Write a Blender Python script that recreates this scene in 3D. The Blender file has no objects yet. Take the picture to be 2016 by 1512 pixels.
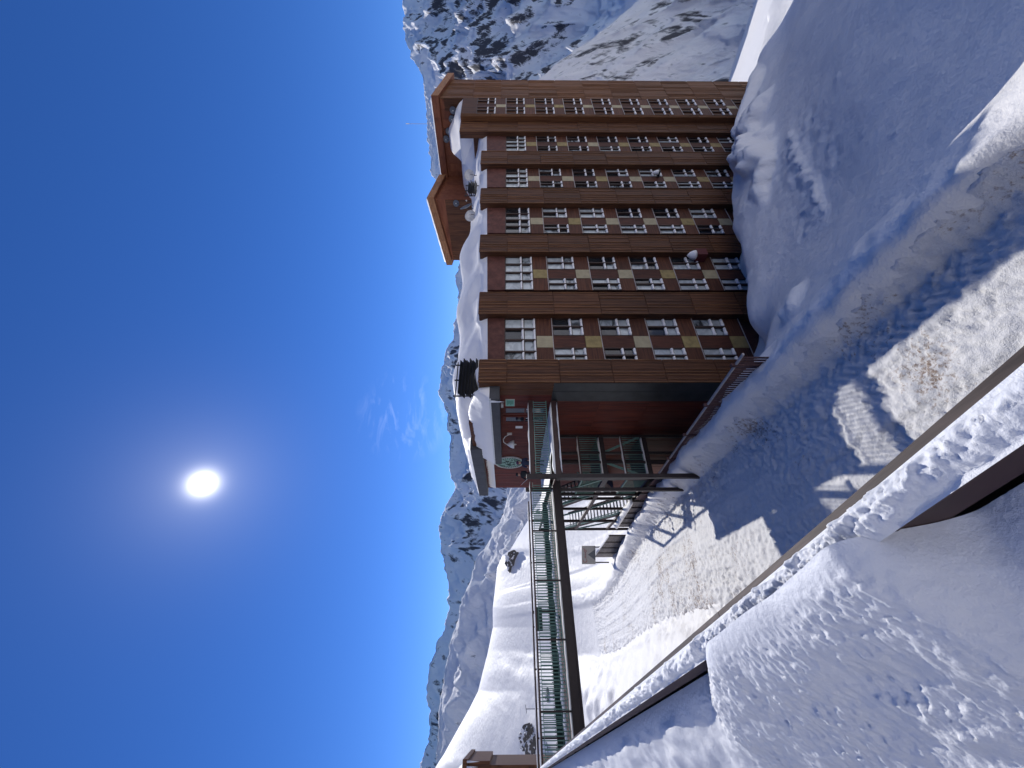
import bpy, bmesh, math, random
import numpy as np
from mathutils import Vector, Matrix
random.seed(7); rng = np.random.default_rng(11)
scene = bpy.context.scene
COL = scene.collection

# ------------------------------------------------------------------ camera, sky, sun, exposure
cam_d = bpy.data.cameras.new('camera'); cam = bpy.data.objects.new('camera', cam_d); COL.objects.link(cam)
cam_d.sensor_width = 36.0; cam_d.lens = 757/2016*36.0; cam_d.clip_start = 0.05; cam_d.clip_end = 8000
PITCH = math.radians(-0.53)
fwd = Vector((0, math.cos(PITCH), math.sin(PITCH))); upw = Vector((0, -math.sin(PITCH), math.cos(PITCH)))
# the phone was held upright but the file lies on its side: image left is up
m = Matrix((( -upw).to_tuple(), (1, 0, 0), (-fwd).to_tuple())).transposed()
cam.matrix_world = m.to_4x4()
scene.camera = cam
SUN = Vector((-0.198, 0.770, 0.607)).normalized()
EL = math.asin(SUN.z); AZ = math.atan2(SUN.x, SUN.y)
w = bpy.data.worlds.new('World'); scene.world = w; w.use_nodes = True
nt = w.node_tree; nt.nodes.clear()
def N(tree, t, **kw):
    n = tree.nodes.new(t)
    for k, v in kw.items():
        if k == 'ins':
            for i, val in v.items(): n.inputs[i].default_value = val
        else: setattr(n, k, v)
    return n
sky = N(nt, 'ShaderNodeTexSky', sky_type='NISHITA', sun_disc=False, sun_elevation=EL, sun_rotation=AZ,
        altitude=3000, air_density=0.85, dust_density=0.1, ozone_density=4.0)
hs = N(nt, 'ShaderNodeHueSaturation', ins={'Hue': 0.512, 'Saturation': 1.22, 'Value': 1.0})
bg = N(nt, 'ShaderNodeBackground', ins={'Strength': 0.106})
# the sun itself with its bright aureole
tc = N(nt, 'ShaderNodeTexCoord')
dot = N(nt, 'ShaderNodeVectorMath', operation='DOT_PRODUCT'); dot.inputs[1].default_value = SUN
nrm = N(nt, 'ShaderNodeVectorMath', operation='NORMALIZE')
ac = N(nt, 'ShaderNodeMath', operation='ARCCOSINE')
nt.links.new(tc.outputs['Generated'], nrm.inputs[0]); nt.links.new(nrm.outputs[0], dot.inputs[0]); nt.links.new(dot.outputs['Value'], ac.inputs[0])
def expo(k, amp):
    a = N(nt, 'ShaderNodeMath', operation='MULTIPLY'); a.inputs[1].default_value = -k
    e = N(nt, 'ShaderNodeMath', operation='EXPONENT')
    b = N(nt, 'ShaderNodeMath', operation='MULTIPLY'); b.inputs[1].default_value = amp
    nt.links.new(ac.outputs[0], a.inputs[0]); nt.links.new(a.outputs[0], e.inputs[0]); nt.links.new(e.outputs[0], b.inputs[0]); return b
g1 = expo(118, 9.0); g2 = expo(15, 0.2)
gs = N(nt, 'ShaderNodeMath', operation='ADD'); nt.links.new(g1.outputs[0], gs.inputs[0]); nt.links.new(g2.outputs[0], gs.inputs[1])
# a wisp of blown snow over the ridge
WD = Vector((-62, 757, 200)).normalized(); d2 = N(nt, 'ShaderNodeVectorMath', operation='DOT_PRODUCT'); d2.inputs[1].default_value = WD; nt.links.new(nrm.outputs[0], d2.inputs[0])
wm = N(nt, 'ShaderNodeMapRange'); wm.inputs[1].default_value = math.cos(math.radians(7)); wm.inputs[2].default_value = 1.0; nt.links.new(d2.outputs['Value'], wm.inputs[0])
wmp = N(nt, 'ShaderNodeMapping'); wmp.inputs['Rotation'].default_value = (0, math.radians(38), 0); wmp.inputs['Scale'].default_value = (11, 11, 34); nt.links.new(nrm.outputs[0], wmp.inputs['Vector'])
wn = N(nt, 'ShaderNodeTexNoise', ins={'Scale': 1.0, 'Detail': 6.0, 'Roughness': .6, 'Distortion': .8}); nt.links.new(wmp.outputs[0], wn.inputs['Vector'])
wr = N(nt, 'ShaderNodeMapRange'); wr.inputs[1].default_value = .50; wr.inputs[2].default_value = .78; nt.links.new(wn.outputs[0], wr.inputs[0])
wx = N(nt, 'ShaderNodeMath', operation='MULTIPLY'); nt.links.new(wm.outputs[0], wx.inputs[0]); nt.links.new(wr.outputs[0], wx.inputs[1])
wy = N(nt, 'ShaderNodeMath', operation='MULTIPLY_ADD'); wy.inputs[1].default_value = .16; nt.links.new(wx.outputs[0], wy.inputs[0]); nt.links.new(gs.outputs[0], wy.inputs[2]); gs = wy
bg2 = N(nt, 'ShaderNodeBackground', ins={'Color': (1.0, 0.97, 0.92, 1)}); nt.links.new(gs.outputs[0], bg2.inputs['Strength'])
add = N(nt, 'ShaderNodeAddShader'); out = N(nt, 'ShaderNodeOutputWorld')
nt.links.new(sky.outputs[0], hs.inputs['Color']); nt.links.new(hs.outputs[0], bg.inputs['Color'])
nt.links.new(bg.outputs[0], add.inputs[0]); nt.links.new(bg2.outputs[0], add.inputs[1]); nt.links.new(add.outputs[0], out.inputs['Surface'])
sl = bpy.data.lights.new('sun', 'SUN'); sl.energy = 2.5; sl.angle = math.radians(0.53); sl.color = (1.0, 0.98, 0.95)
so = bpy.data.objects.new('sun', sl); COL.objects.link(so); so.rotation_euler = SUN.to_track_quat('Z', 'Y').to_euler(); so.location = SUN*60
scene.cycles.diffuse_bounces = 7
vs = scene.view_settings; vs.view_transform = 'Standard'; vs.look = 'None'; vs.exposure = 0.52; vs.gamma = 1.0; vs.use_curve_mapping = False

# ------------------------------------------------------------------ helpers
def tag(o, label=None, cat=None, group=None, kind=None):
    if label: o['label'] = label
    if cat: o['category'] = cat
    if group: o['group'] = group
    if kind: o['kind'] = kind
    return o
def empty(name, loc, rz=0.0):
    o = bpy.data.objects.new(name, None); COL.objects.link(o); o.location = loc; o.rotation_euler = (0, 0, rz); o.empty_display_size = .2
    return o
def link(name, mesh, parent=None, loc=(0,0,0)):
    o = bpy.data.objects.new(name, mesh); COL.objects.link(o); o.location = loc
    if parent: o.parent = parent
    return o
class MB:
    """collects shapes for one mesh"""
    def __init__(s, off=(0,0,0)): s.v = []; s.f = []; s.off = off
    def add(s, vs_, fs_):
        n = len(s.v); o = s.off
        s.v += [(x-o[0], y-o[1], z-o[2]) for x, y, z in vs_]; s.f += [[i+n for i in f] for f in fs_]; return s
    def box(s, x0, x1, y0, y1, z0, z1):
        return s.add([(x0,y0,z0),(x1,y0,z0),(x1,y1,z0),(x0,y1,z0),(x0,y0,z1),(x1,y0,z1),(x1,y1,z1),(x0,y1,z1)],
              [(0,3,2,1),(4,5,6,7),(0,1,5,4),(1,2,6,5),(2,3,7,6),(3,0,4,7)])
    def hexa(s, p):  # 8 corners, bottom 4 then top 4
        return s.add(p, [(0,3,2,1),(4,5,6,7),(0,1,5,4),(1,2,6,5),(2,3,7,6),(3,0,4,7)])
    def bar(s, p, q, w_, h_):
        p = Vector(p); q = Vector(q); d = (q-p).normalized()
        up = Vector((0,0,1)) if abs(d.z) < .95 else Vector((1,0,0))
        x = d.cross(up).normalized()*w_/2; y = x.cross(d).normalized()*h_/2
        return s.hexa([tuple(p-x-y), tuple(p+x-y), tuple(q+x-y), tuple(q-x-y), tuple(p-x+y), tuple(p+x+y), tuple(q+x+y), tuple(q-x+y)])
    def tube(s, pts, r, n=8):
        pts = [Vector(p) for p in pts]; rs = r if isinstance(r, (list, tuple)) else [r]*len(pts); vs_ = []; fs_ = []
        for i, p in enumerate(pts):
            d = (pts[min(i+1, len(pts)-1)]-pts[max(i-1, 0)]).normalized()
            up = Vector((0,0,1)) if abs(d.z) < .9 else Vector((1,0,0))
            x = d.cross(up).normalized(); y = x.cross(d)
            for k in range(n):
                t = 2*math.pi*k/n; vs_.append(tuple(p+(x*math.cos(t)+y*math.sin(t))*rs[i]))
        for i in range(len(pts)-1):
            for k in range(n): fs_.append((i*n+k, i*n+(k+1)%n, (i+1)*n+(k+1)%n, (i+1)*n+k))
        fs_.append(tuple(range(n))[::-1]); fs_.append(tuple((len(pts)-1)*n+k for k in range(n)))
        return s.add(vs_, fs_)
    def mesh(s, name, mat, smooth=False):
        me = bpy.data.meshes.new(name); me.from_pydata(s.v, [], s.f); me.materials.append(mat)
        bm = bmesh.new(); bm.from_mesh(me); bmesh.ops.recalc_face_normals(bm, faces=bm.faces[:]); bm.to_mesh(me); bm.free()
        if smooth: me.polygons.foreach_set('use_smooth', [True]*len(me.polygons))
        return me
    def build(s, name, mat, parent=None, smooth=False): return link(name, s.mesh(name, mat, smooth), parent)
def grid_mesh(name, X, Y, Z, mat, parent=None, mask=None):
    nv, nu = X.shape
    me = bpy.data.meshes.new(name); me.vertices.add(nu*nv)
    me.vertices.foreach_set('co', np.stack([X, Y, Z], -1).astype(np.float32).ravel())
    i = np.arange((nv-1)*(nu-1)); r = i//(nu-1); c = i % (nu-1); b = r*nu+c
    q = np.stack([b, b+1, b+nu+1, b+nu], -1)
    if mask is not None: q = q[mask[:-1,:-1].ravel()]
    k = len(q); me.loops.add(k*4); me.loops.foreach_set('vertex_index', q.astype(np.int32).ravel())
    me.polygons.add(k); me.polygons.foreach_set('loop_start', np.arange(k, dtype=np.int32)*4)
    me.polygons.foreach_set('use_smooth', np.ones(k, dtype=bool)); me.update(calc_edges=True); me.materials.append(mat)
    return link(name, me, parent)
def sm(x, a, b):
    t = np.clip((np.asarray(x, float)-a)/(b-a), 0, 1); return t*t*(3-2*t)
PERM = rng.permutation(512); PERM = np.concatenate([PERM, PERM])
GA = rng.uniform(0, 2*np.pi, 512); GX, GY = np.cos(GA), np.sin(GA)
def perlin(x, y):
    xi = np.floor(x).astype(int); yi = np.floor(y).astype(int); xf = x-xi; yf = y-yi
    u = xf*xf*xf*(xf*(xf*6-15)+10); v = yf*yf*yf*(yf*(yf*6-15)+10)
    def g(ix, iy, fx, fy):
        h = PERM[(PERM[ix & 511]+iy) & 511]; return GX[h]*fx+GY[h]*fy
    a = g(xi, yi, xf, yf); b = g(xi+1, yi, xf-1, yf); c = g(xi, yi+1, xf, yf-1); d = g(xi+1, yi+1, xf-1, yf-1)
    return (a+(b-a)*u)*(1-v)+(c+(d-c)*u)*v
def fbm(x, y, o=4, g=.5, s=0.0):
    r = 0; a = 1
    for i in range(o): r = r+a*perlin(x+s+i*17.3, y-s*1.7+i*9.1); x = x*2.03; y = y*2.03; a *= g
    return r
def ridged(x, y, o=5, g=.52, s=0.0):
    r = 0; a = 1; pr = 1
    for i in range(o):
        n = 1-np.abs(perlin(x+s+i*31.7, y+s*.6+i*12.9))*2; n = n*n; r = r+a*n*pr; pr = np.clip(n*1.2, 0, 1); x = x*2.07; y = y*2.07; a *= g
    return r

# ------------------------------------------------------------------ materials
def mat(name, col=(.5,.5,.5), rough=.6, spec=.3, metal=0):
    m_ = bpy.data.materials.new(name); m_.use_nodes = True; b = m_.node_tree.nodes['Principled BSDF']
    b.inputs['Base Color'].default_value = (*col, 1); b.inputs['Roughness'].default_value = rough
    b.inputs['Specular IOR Level'].default_value = spec; b.inputs['Metallic'].default_value = metal
    return m_, m_.node_tree, b
def ramp(t, stops):
    r = t.nodes.new('ShaderNodeValToRGB'); e = r.color_ramp.elements
    while len(e) < len(stops): e.new(.5)
    for i, (p, c) in enumerate(stops): e[i].position = p; e[i].color = (*c, 1) if len(c) == 3 else c
    return r
def noise(t, scale, detail=4, rough=.55, vec=None, dist=0):
    n = t.nodes.new('ShaderNodeTexNoise'); n.inputs['Scale'].default_value = scale; n.inputs['Detail'].default_value = detail
    n.inputs['Roughness'].default_value = rough; n.inputs['Distortion'].default_value = dist
    if vec: t.links.new(vec, n.inputs['Vector'])
    return n
def bump(t, b, hgt, strength, dist, prev=None):
    n = t.nodes.new('ShaderNodeBump'); n.inputs['Strength'].default_value = strength; n.inputs['Distance'].default_value = dist
    t.links.new(hgt, n.inputs['Height'])
    if prev: t.links.new(prev.outputs[0], n.inputs['Normal'])
    t.links.new(n.outputs[0], b.inputs['Normal']); return n
def coords(t, scale=(1,1,1), rnd=False):
    tc_ = t.nodes.new('ShaderNodeTexCoord'); mp = t.nodes.new('ShaderNodeMapping'); mp.inputs['Scale'].default_value = scale
    t.links.new(tc_.outputs['Object'], mp.inputs['Vector'])
    if rnd:
        oi = t.nodes.new('ShaderNodeObjectInfo'); mu = t.nodes.new('ShaderNodeMath'); mu.operation = 'MULTIPLY'; mu.inputs[1].default_value = 57.0
        cb = t.nodes.new('ShaderNodeCombineXYZ'); t.links.new(oi.outputs['Random'], mu.inputs[0])
        for k in range(3): t.links.new(mu.outputs[0], cb.inputs[k])
        t.links.new(cb.outputs[0], mp.inputs['Location'])
    return mp.outputs[0]
def mixc(t, fac, a, b, typ='MIX'):
    n = t.nodes.new('ShaderNodeMix'); n.data_type = 'RGBA'; n.blend_type = typ
    for s_, val in ((0, fac), (6, a), (7, b)):
        if hasattr(val, 'is_linked') or hasattr(val, 'links'): t.links.new(val, n.inputs[s_])
        else: n.inputs[s_].default_value = val if s_ == 0 else (*val, 1)
    return n.outputs[2]
def snow_mat(name, scales=((1.2, .12), (14, .02)), col=(.91,.875,.825), rough=.55):
    m_, t, b = mat(name, col, rough, .35); v = coords(t); prev = None
    n = noise(t, .6, 3, vec=v); r = ramp(t, [(.3, tuple(c*.965 for c in col)), (.7, col)]); t.links.new(n.outputs[0], r.inputs[0]); t.links.new(r.outputs[0], b.inputs['Base Color'])
    for s_, d in scales:
        nn = noise(t, s_, 5, .6, v); prev = bump(t, b, nn.outputs[0], .9, d, prev)
    return m_
def wood_mat(name, c1, c2, c3, gs=(9, 9, .45), rough=.62, boards=None):
    m_, t, b = mat(name, c2, rough, .28); v = coords(t, gs, True)
    n = noise(t, 1.0, 6, .62, v, .4); r = ramp(t, [(.28, c1), (.5, c2), (.74, c3)]); t.links.new(n.outputs[0], r.inputs[0])
    oi = t.nodes.new('ShaderNodeObjectInfo'); r2 = ramp(t, [(0, (.86,.85,.85)), (1, (1.13,1.10,1.06))]); t.links.new(oi.outputs['Random'], r2.inputs[0])
    t.links.new(mixc(t, 1.0, r.outputs[0], r2.outputs[0], 'MULTIPLY'), b.inputs['Base Color'])
    bump(t, b, n.outputs[0], .35, .01); return m_
M = {}
M['snow'] = snow_mat('snow')
M['snow_soft'] = snow_mat('snow_soft', ((.9, .05), (25, .006)))
M['snow_far'] = snow_mat('snow_far', ((.08, .8), (.5, .25)))
M['snow_near'] = snow_mat('snow_near', ((40, .006), (150, .0018)), (.89,.88,.87), .5)
M['siding'] = wood_mat('siding', (.018,.007,.003), (.078,.029,.012), (.18,.075,.03), (22, 22, .5))
M['siding_end'] = wood_mat('siding_end', (.05,.019,.007), (.13,.052,.02), (.23,.10,.04), (22,22,.5))
M['batten'] = wood_mat('batten', (.07,.03,.012), (.20,.095,.042), (.33,.17,.08), (30,30,.8))
M['panel_brown'] = wood_mat('panel_brown', (.032,.010,.006), (.072,.023,.013), (.12,.042,.022), (14, 14, 1.2))
M['panel_across'] = wood_mat('panel_across', (.034,.011,.006), (.082,.028,.014), (.14,.054,.025), (.8, 14, 14))
M['parapet'] = wood_mat('parapet', (.055,.018,.012), (.095,.033,.024), (.145,.056,.04), (3, 3, 3))
M['red'] = wood_mat('red', (.042,.008,.005), (.10,.017,.009), (.165,.034,.015), (7, 7, .5))
M['fascia'] = wood_mat('fascia', (.17,.075,.032), (.27,.13,.06), (.36,.19,.095), (1.4, 1.4, 7))
M['soffit'] = wood_mat('soffit', (.09,.028,.014), (.16,.052,.026), (.22,.085,.04), (9, .5, 2))
M['weathered'] = wood_mat('weathered', (.10,.085,.075), (.19,.165,.15), (.30,.27,.24), (1.2, 1.2, 10))
M['ply'] = wood_mat('ply', (.06,.028,.026), (.095,.048,.045), (.13,.07,.064), (.8, .8, 9))
M['rail_wood'] = wood_mat('rail_wood', (.03,.019,.016), (.068,.045,.038), (.14,.10,.085), (2, 22, 22))
def simple(name, col, rough=.5, spec=.35, metal=0, var=.25, scale=6):
    m_, t, b = mat(name, col, rough, spec, metal); n = noise(t, scale, 5, .6, coords(t, (1,1,1), True))
    r = ramp(t, [(.25, tuple(c*(1-var) for c in col)), (.75, tuple(min(1, c*(1+var)) for c in col))])
    t.links.new(n.outputs[0], r.inputs[0]); t.links.new(r.outputs[0], b.inputs['Base Color']); bump(t, b, n.outputs[0], .2, .004); return m_
M['steel'] = simple('steel', (.028,.018,.017), .5)
M['steel_brown'] = simple('steel_brown', (.055,.028,.024), .55)
M['green'] = simple('green', (.115,.215,.175), .5)
M['green_dark'] = simple('green_dark', (.018,.05,.038), .6)
M['grey_fascia'] = simple('grey_fascia', (.055,.055,.058), .6, scale=2)
M['dark_metal'] = simple('dark_metal', (.028,.032,.034), .45, .5, .3, .5, 1.2)
M['frame'] = simple('frame', (.04,.02,.014), .5)
M['flash'] = simple('flash', (.42,.38,.35), .5)
M['yellow'] = simple('yellow', (.27,.20,.075), .6, var=.35, scale=3)
M['cream'] = simple('cream', (.36,.305,.185), .6, var=.2, scale=3)
M['black'] = simple('black', (.012,.012,.014), .5)
M['dish_grey'] = simple('dish_grey', (.10,.11,.125), .55)
M['dish_pale'] = simple('dish_pale', (.52,.50,.47), .5)
M['white'] = simple('white', (.62,.62,.62), .45, var=.08)
M['sign_green'] = simple('sign_green', (.16,.42,.33), .5, var=.1)
M['plaque'] = simple('plaque', (.22,.36,.29), .6, var=.2)
M['plaque_dark'] = simple('plaque_dark', (.02,.05,.04), .6)
M['letter_red'] = simple('letter_red', (.35,.05,.06), .6)
M['board_grey'] = simple('board_grey', (.36,.35,.32), .6, var=.12)
M['interior'] = simple('interior', (.02,.018,.016), .8)
M['red_box'] = simple('red_box', (.11,.022,.022), .5)
def glass(name, col, var):
    m_, t, b = mat(name, col, .06, .6); v = coords(t, (1.1, 1.1, 1.6), True)
    n = noise(t, 1.3, 3, .5, v, 1.2); r = ramp(t, [(.36, tuple(c*var for c in col)), (.56, col)]); t.links.new(n.outputs[0], r.inputs[0])
    t.links.new(r.outputs[0], b.inputs['Base Color']); b.inputs['Coat Weight'].default_value = .6; b.inputs['Coat Roughness'].default_value = .03; return m_
M['pane_pale'] = glass('pane_pale', (.50,.54,.53), .75)
M['pane_mid'] = glass('pane_mid', (.36,.40,.41), .12)
M['pane_dark'] = glass('pane_dark', (.022,.026,.03), .5)
m_, t, b = mat('ice', (.75,.78,.84), .25, .5); b.inputs['Transmission Weight'].default_value = .25; M['ice'] = m_
# mountain: snow with rock where it is steep
def mountain_mat(name, lo, hi, nscale, rock=(.075,.072,.078)):
    m_, t, b = mat(name, (.82,.84,.87), .7, .2); v = coords(t)
    g = t.nodes.new('ShaderNodeNewGeometry'); sx = t.nodes.new('ShaderNodeSeparateXYZ'); t.links.new(g.outputs['Normal'], sx.inputs[0])
    v2 = coords(t, (1.0, .6, .38)); n = noise(t, nscale, 10, .74, v2, .7); s_ = t.nodes.new('ShaderNodeMath'); s_.operation = 'MULTIPLY_ADD'; s_.inputs[1].default_value = .75
    t.links.new(n.outputs[0], s_.inputs[0]); t.links.new(sx.outputs['Z'], s_.inputs[2])
    r = ramp(t, [(lo, rock), (hi, (.91,.88,.84))]); r.color_ramp.interpolation = 'LINEAR'
    mr = t.nodes.new('ShaderNodeMath'); mr.operation = 'MULTIPLY'; mr.inputs[1].default_value = .6; t.links.new(s_.outputs[0], mr.inputs[0]); t.links.new(mr.outputs[0], r.inputs[0])
    t.links.new(r.outputs[0], b.inputs['Base Color']); bump(t, b, n.outputs[0], .9, 1.6/nscale*.16); return m_
# ploughed road: packed snow with gravel and mud showing through
m_, t, b = mat('road_snow', (.8,.82,.85), .6, .3); v = coords(t)
n1 = noise(t, .34, 4, .55, v, .6); n2 = noise(t, 9, 6, .7, v); n3 = noise(t, 45, 4, .6, v)
geo = t.nodes.new('ShaderNodeNewGeometry'); acc = n1.outputs[0]
for cx, cy, rad_, st_ in ((-11.0,21.8,3.2,.22),(-7.6,16.6,2.6,.12),(.2,8.1,1.0,.22),(1.9,10.0,.9,.25),(-15.5,27,3,.1)):
    dn = t.nodes.new('ShaderNodeVectorMath'); dn.operation = 'DISTANCE'; dn.inputs[1].default_value = (cx, cy, -9.2); t.links.new(geo.outputs['Position'], dn.inputs[0])
    mp_ = t.nodes.new('ShaderNodeMapRange'); mp_.inputs[1].default_value = rad_; mp_.inputs[2].default_value = rad_*.2; mp_.inputs[3].default_value = 0; mp_.inputs[4].default_value = st_; t.links.new(dn.outputs['Value'], mp_.inputs[0])
    ad_ = t.nodes.new('ShaderNodeMath'); ad_.operation = 'ADD'; t.links.new(acc, ad_.inputs[0]); t.links.new(mp_.outputs[0], ad_.inputs[1]); acc = ad_.outputs[0]
mm = t.nodes.new('ShaderNodeMath'); mm.operation = 'MULTIPLY'; t.links.new(acc, mm.inputs[0]); t.links.new(n2.outputs[0], mm.inputs[1])
r = ramp(t, [(.31, (0,0,0)), (.40, (1,1,1))]); t.links.new(mm.outputs[0], r.inputs[0])
rs_ = ramp(t, [(.35, (.80,.775,.74)), (.7, (.91,.88,.84))]); t.links.new(n2.outputs[0], rs_.inputs[0])
rd = ramp(t, [(.35, (.20,.12,.075)), (.65, (.52,.42,.34))]); t.links.new(n3.outputs[0], rd.inputs[0])
t.links.new(mixc(t, r.outputs[0], rs_.outputs[0], rd.outputs[0]), b.inputs['Base Color'])
pb = bump(t, b, n3.outputs[0], .7, .02); bump(t, b, n2.outputs[0], .8, .05, pb); M['road'] = m_

# ------------------------------------------------------------------ the hotel's frame: a along the front, c into the house
P0 = Vector((1.03, 20.4, 0)); TH = math.atan2(.553, .833); DA = (math.cos(TH), math.sin(TH))
def Wp(a, c, z=0.0): return Vector((P0.x+a*DA[0]-c*DA[1], P0.y+a*DA[1]+c*DA[0], z))
def placed(name, a, c, z): return empty(name, Wp(a, c, z), TH)

# ------------------------------------------------------------------ ground
def road_z(c): return -9.0-2.5*sm(c, -6, 36)
def road_mid(c): return -8.2-2.8*sm(c, 8, 44)
RP = np.array([(-1,0.0),(0,-.05),(2.2,-1.3),(4.6,-2.55),(7,-3.6),(16.6,-6.6),(27.6,-10.7),(38.6,-15.8),(55,-23),(125,-54),(200,-85),(420,-190),(900,-230)])
HU = np.array([-2600,-1400,-754,-730,-686,-642,-605,-533,-479,-440,-362,-337,-326,-271,-200,-60,400,2600]); HV = np.array([620,760,857,874,898,922,942,960,970,969,977,988,1004,1039,1082,1112,1120,1120])
HZ = (1001-HV)/757*95
RX = np.arange(-120, 1000, .25); _y = np.interp(RX, RP[:,0], RP[:,1])
def _sm(y, n): k = np.hanning(n+2)[1:-1]; k /= k.sum(); return np.convolve(np.pad(y, n//2, mode='edge'), k, 'valid')[:len(y)]
RY = _sm(_y, 15)*(1-sm(RX, 12, 50))+_sm(_y, 161)*sm(RX, 12, 50)
def ground(a, c, fine=True):
    x = P0.x+a*DA[0]-c*DA[1]; y = P0.y+a*DA[1]+c*DA[0]
    rz = road_z(c); mid = road_mid(c)
    z = rz+0*a
    z = z+np.interp(a+4.6, RX, RY)
    # ploughed berm right of the road
    edge = a-(mid+3.1)
    bh_ = (.95+.30*fbm(a*.5, c*.35, 3))*(1+.12*np.exp(-((c-1)/5)**2))*(1-.6*sm(c, 14, 34))
    z = z+bh_*(sm(edge, -.75, .05)*(1-.30*sm(edge, .1, 1.3))-.62*sm(edge, 1.15, 1.65)-.12*sm(edge, 1.65, 6))
    # hollow between fence and hotel, and along the front
    z = z-1.5*sm(a, -4.0, -3.2)*(1-sm(a, -.9, .6))*sm(c, -5, -1.5)
    z = z-1.0*sm(a, -1, .5)*(1-sm(a, 4.5, 8))*sm(c, -3.2, -1.0)
    # wind lips, mounds and slumps on the slope
    s_ = sm(a, -4, 0)*(1-sm(c, 1, 6))
    z = z+s_*(.40*fbm(a*.10, c*.13, 2, s=3)+.07*fbm(a*.4+c*.2, c*.5, 2, s=8))
    cr_ = c+3.1+.35*np.sin(a*.45)
    z = z+s_*sm(a, -1, 2)*(.85*np.exp(-(np.maximum(cr_, 0)/.9)**2-(np.minimum(cr_, 0)/2.4)**2)-.5*sm(cr_, .6, 2.0)*(1-sm(a, 14, 20)))
    e1 = c+5.3+.55*fbm(a*.45, c*.1, 3, s=70)+.3*np.sin(a*.7); w1 = sm(a, 6, 8.5)*(1-sm(a, 15.5, 19))
    z = z+s_*w1*.85*sm(e1, -.12, .14)*np.exp(-np.maximum(e1, 0)/2.2)*(1-.3*fbm(a*1.2, c*1.2, 2, s=9))
    e2 = c+8.2+.5*fbm(a*.6, c*.15, 3, s=80)-.12*a; w2 = sm(a, .5, 2.5)*(1-sm(a, 9, 12))
    z = z+s_*w2*(.24+.22*fbm(a*2.6, c*2.6, 4, .6, 91))*sm(e2, -.1, .12)*np.exp(-np.maximum(e2, 0)/1.1)
    e3 = c+3.6+.4*np.sin(a*.5+1); w3 = sm(a, 17, 20)*(1-sm(a, 27, 33))
    z = z+s_*w3*.9*sm(e3, -.6, .3)*np.exp(-np.maximum(e3, 0)/1.8)
    for ba, bc, br, bh in ((11.6,-4.9,1.3,.7),(13.6,-4.5,1.7,.8),(18.5,-4.3,2.2,.7),(-1.9,-6.4,.9,.35)):
        z = z+bh*sm(1-np.hypot(a-ba, (c-bc)*1.15)/br, 0, .55)*(1+.5*fbm(a*1.7, c*1.7, 2, s=ba))
    if fine:
        z = z+s_*sm(-np.abs(c+7.6+.5*np.sin(a*.4)), -1.6, -.6)*.10*fbm(a*1.1, c*1.9, 4, .6, 5)*(1-sm(a, 9, 13))*sm(a, 1, 4)
        z = z+s_*.5*np.clip(fbm(a*.9, c*1.1, 2, s=21)-.52, 0, 1)
        z = z+sm(edge, -.9, -.1)*(1-sm(edge, .7, 1.6))*.12*fbm(a*3.2, c*2.0, 4, s=9)
    # left bank and the hill behind
    dl = (mid-2.9)-a
    z = z+sm(dl, 0, 1.2)*.55*(1+.5*fbm(c*.5, a*.5, 2))+1.5*sm(dl, .5, 5)
    z = z+sm(dl, .6, 3)*(.55*fbm(a*.22, c*.22, 3, s=4)+.16*np.sin((a*.35+c*.9)*2.1+2*fbm(a*.3, c*.3, 2))*sm(dl, 1, 2)*(1-sm(dl, 5, 8)))
    if fine: z = z+sm(dl, -.4, .1)*(1-sm(dl, .9, 1.9))*.26*fbm(a*1.9, c*1.9, 4, .6, 77)
    yy = np.maximum(y, 1.0); u = 757*x/yy
    hz = np.interp(u, HU, HZ); wgt = sm(y, 46, 95)*(1-sm(u, -150, 100))
    und = .9*fbm(x*.03+y*.012, y*.014, 2, s=6)*sm(y, 40, 70)*(1-sm(u, -250, -150))
    z = z*(1-wgt)+(hz+und)*wgt-.30*np.clip(y-97, 0, 160)*(1-sm(u, -150, 100))
    return z
def axis(segs):
    xs = [segs[0][0]]
    for lo, hi, d in segs: n = max(1, int(round((hi-lo)/d))); xs += list(lo+(hi-lo)*np.arange(1, n+1)/n)
    return np.array(xs)
AX = axis([(-600,-150,22),(-150,-60,5),(-60,-24,1.2),(-24,-12,.28),(-12,-4,.16),(-4,14,.15),(14,38,.3),(38,70,1.2),(70,200,6),(200,900,40)])
CX = axis([(-500,-120,26),(-120,-30,5),(-30,-18,.6),(-18,-2,.13),(-2,14,.22),(14,45,.4),(45,100,1.3),(100,260,8),(260,700,44)])
A_, C_ = np.meshgrid(AX, CX); GZ = ground(A_, C_)
inroad = sm(2.75-np.abs(A_-road_mid(C_)), 0, .3)*sm(C_, -24, -22.5)*(1-sm(C_, 41, 42.5))
GZ = GZ-.12*inroad
gx = P0.x+A_*DA[0]-C_*DA[1]; gy = P0.y+A_*DA[1]+C_*DA[0]
# the sheet dips under the terrace the photograph was taken from
TR = np.array((-.729,.684)); TM = np.array((-.684,-.729)); T0 = np.array((-.116,.826))
tq = (gx-T0[0])*TM[0]+(gy-T0[1])*TM[1]
GZ = GZ-3*sm(tq, -.1, 2)*(np.hypot(gx, gy) < 60)
g = grid_mesh('snow_ground', gx, gy, GZ, M['snow']); tag(g, 'deep white snow covering the slope around the wooden hotel', 'snow', kind='structure')
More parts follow.
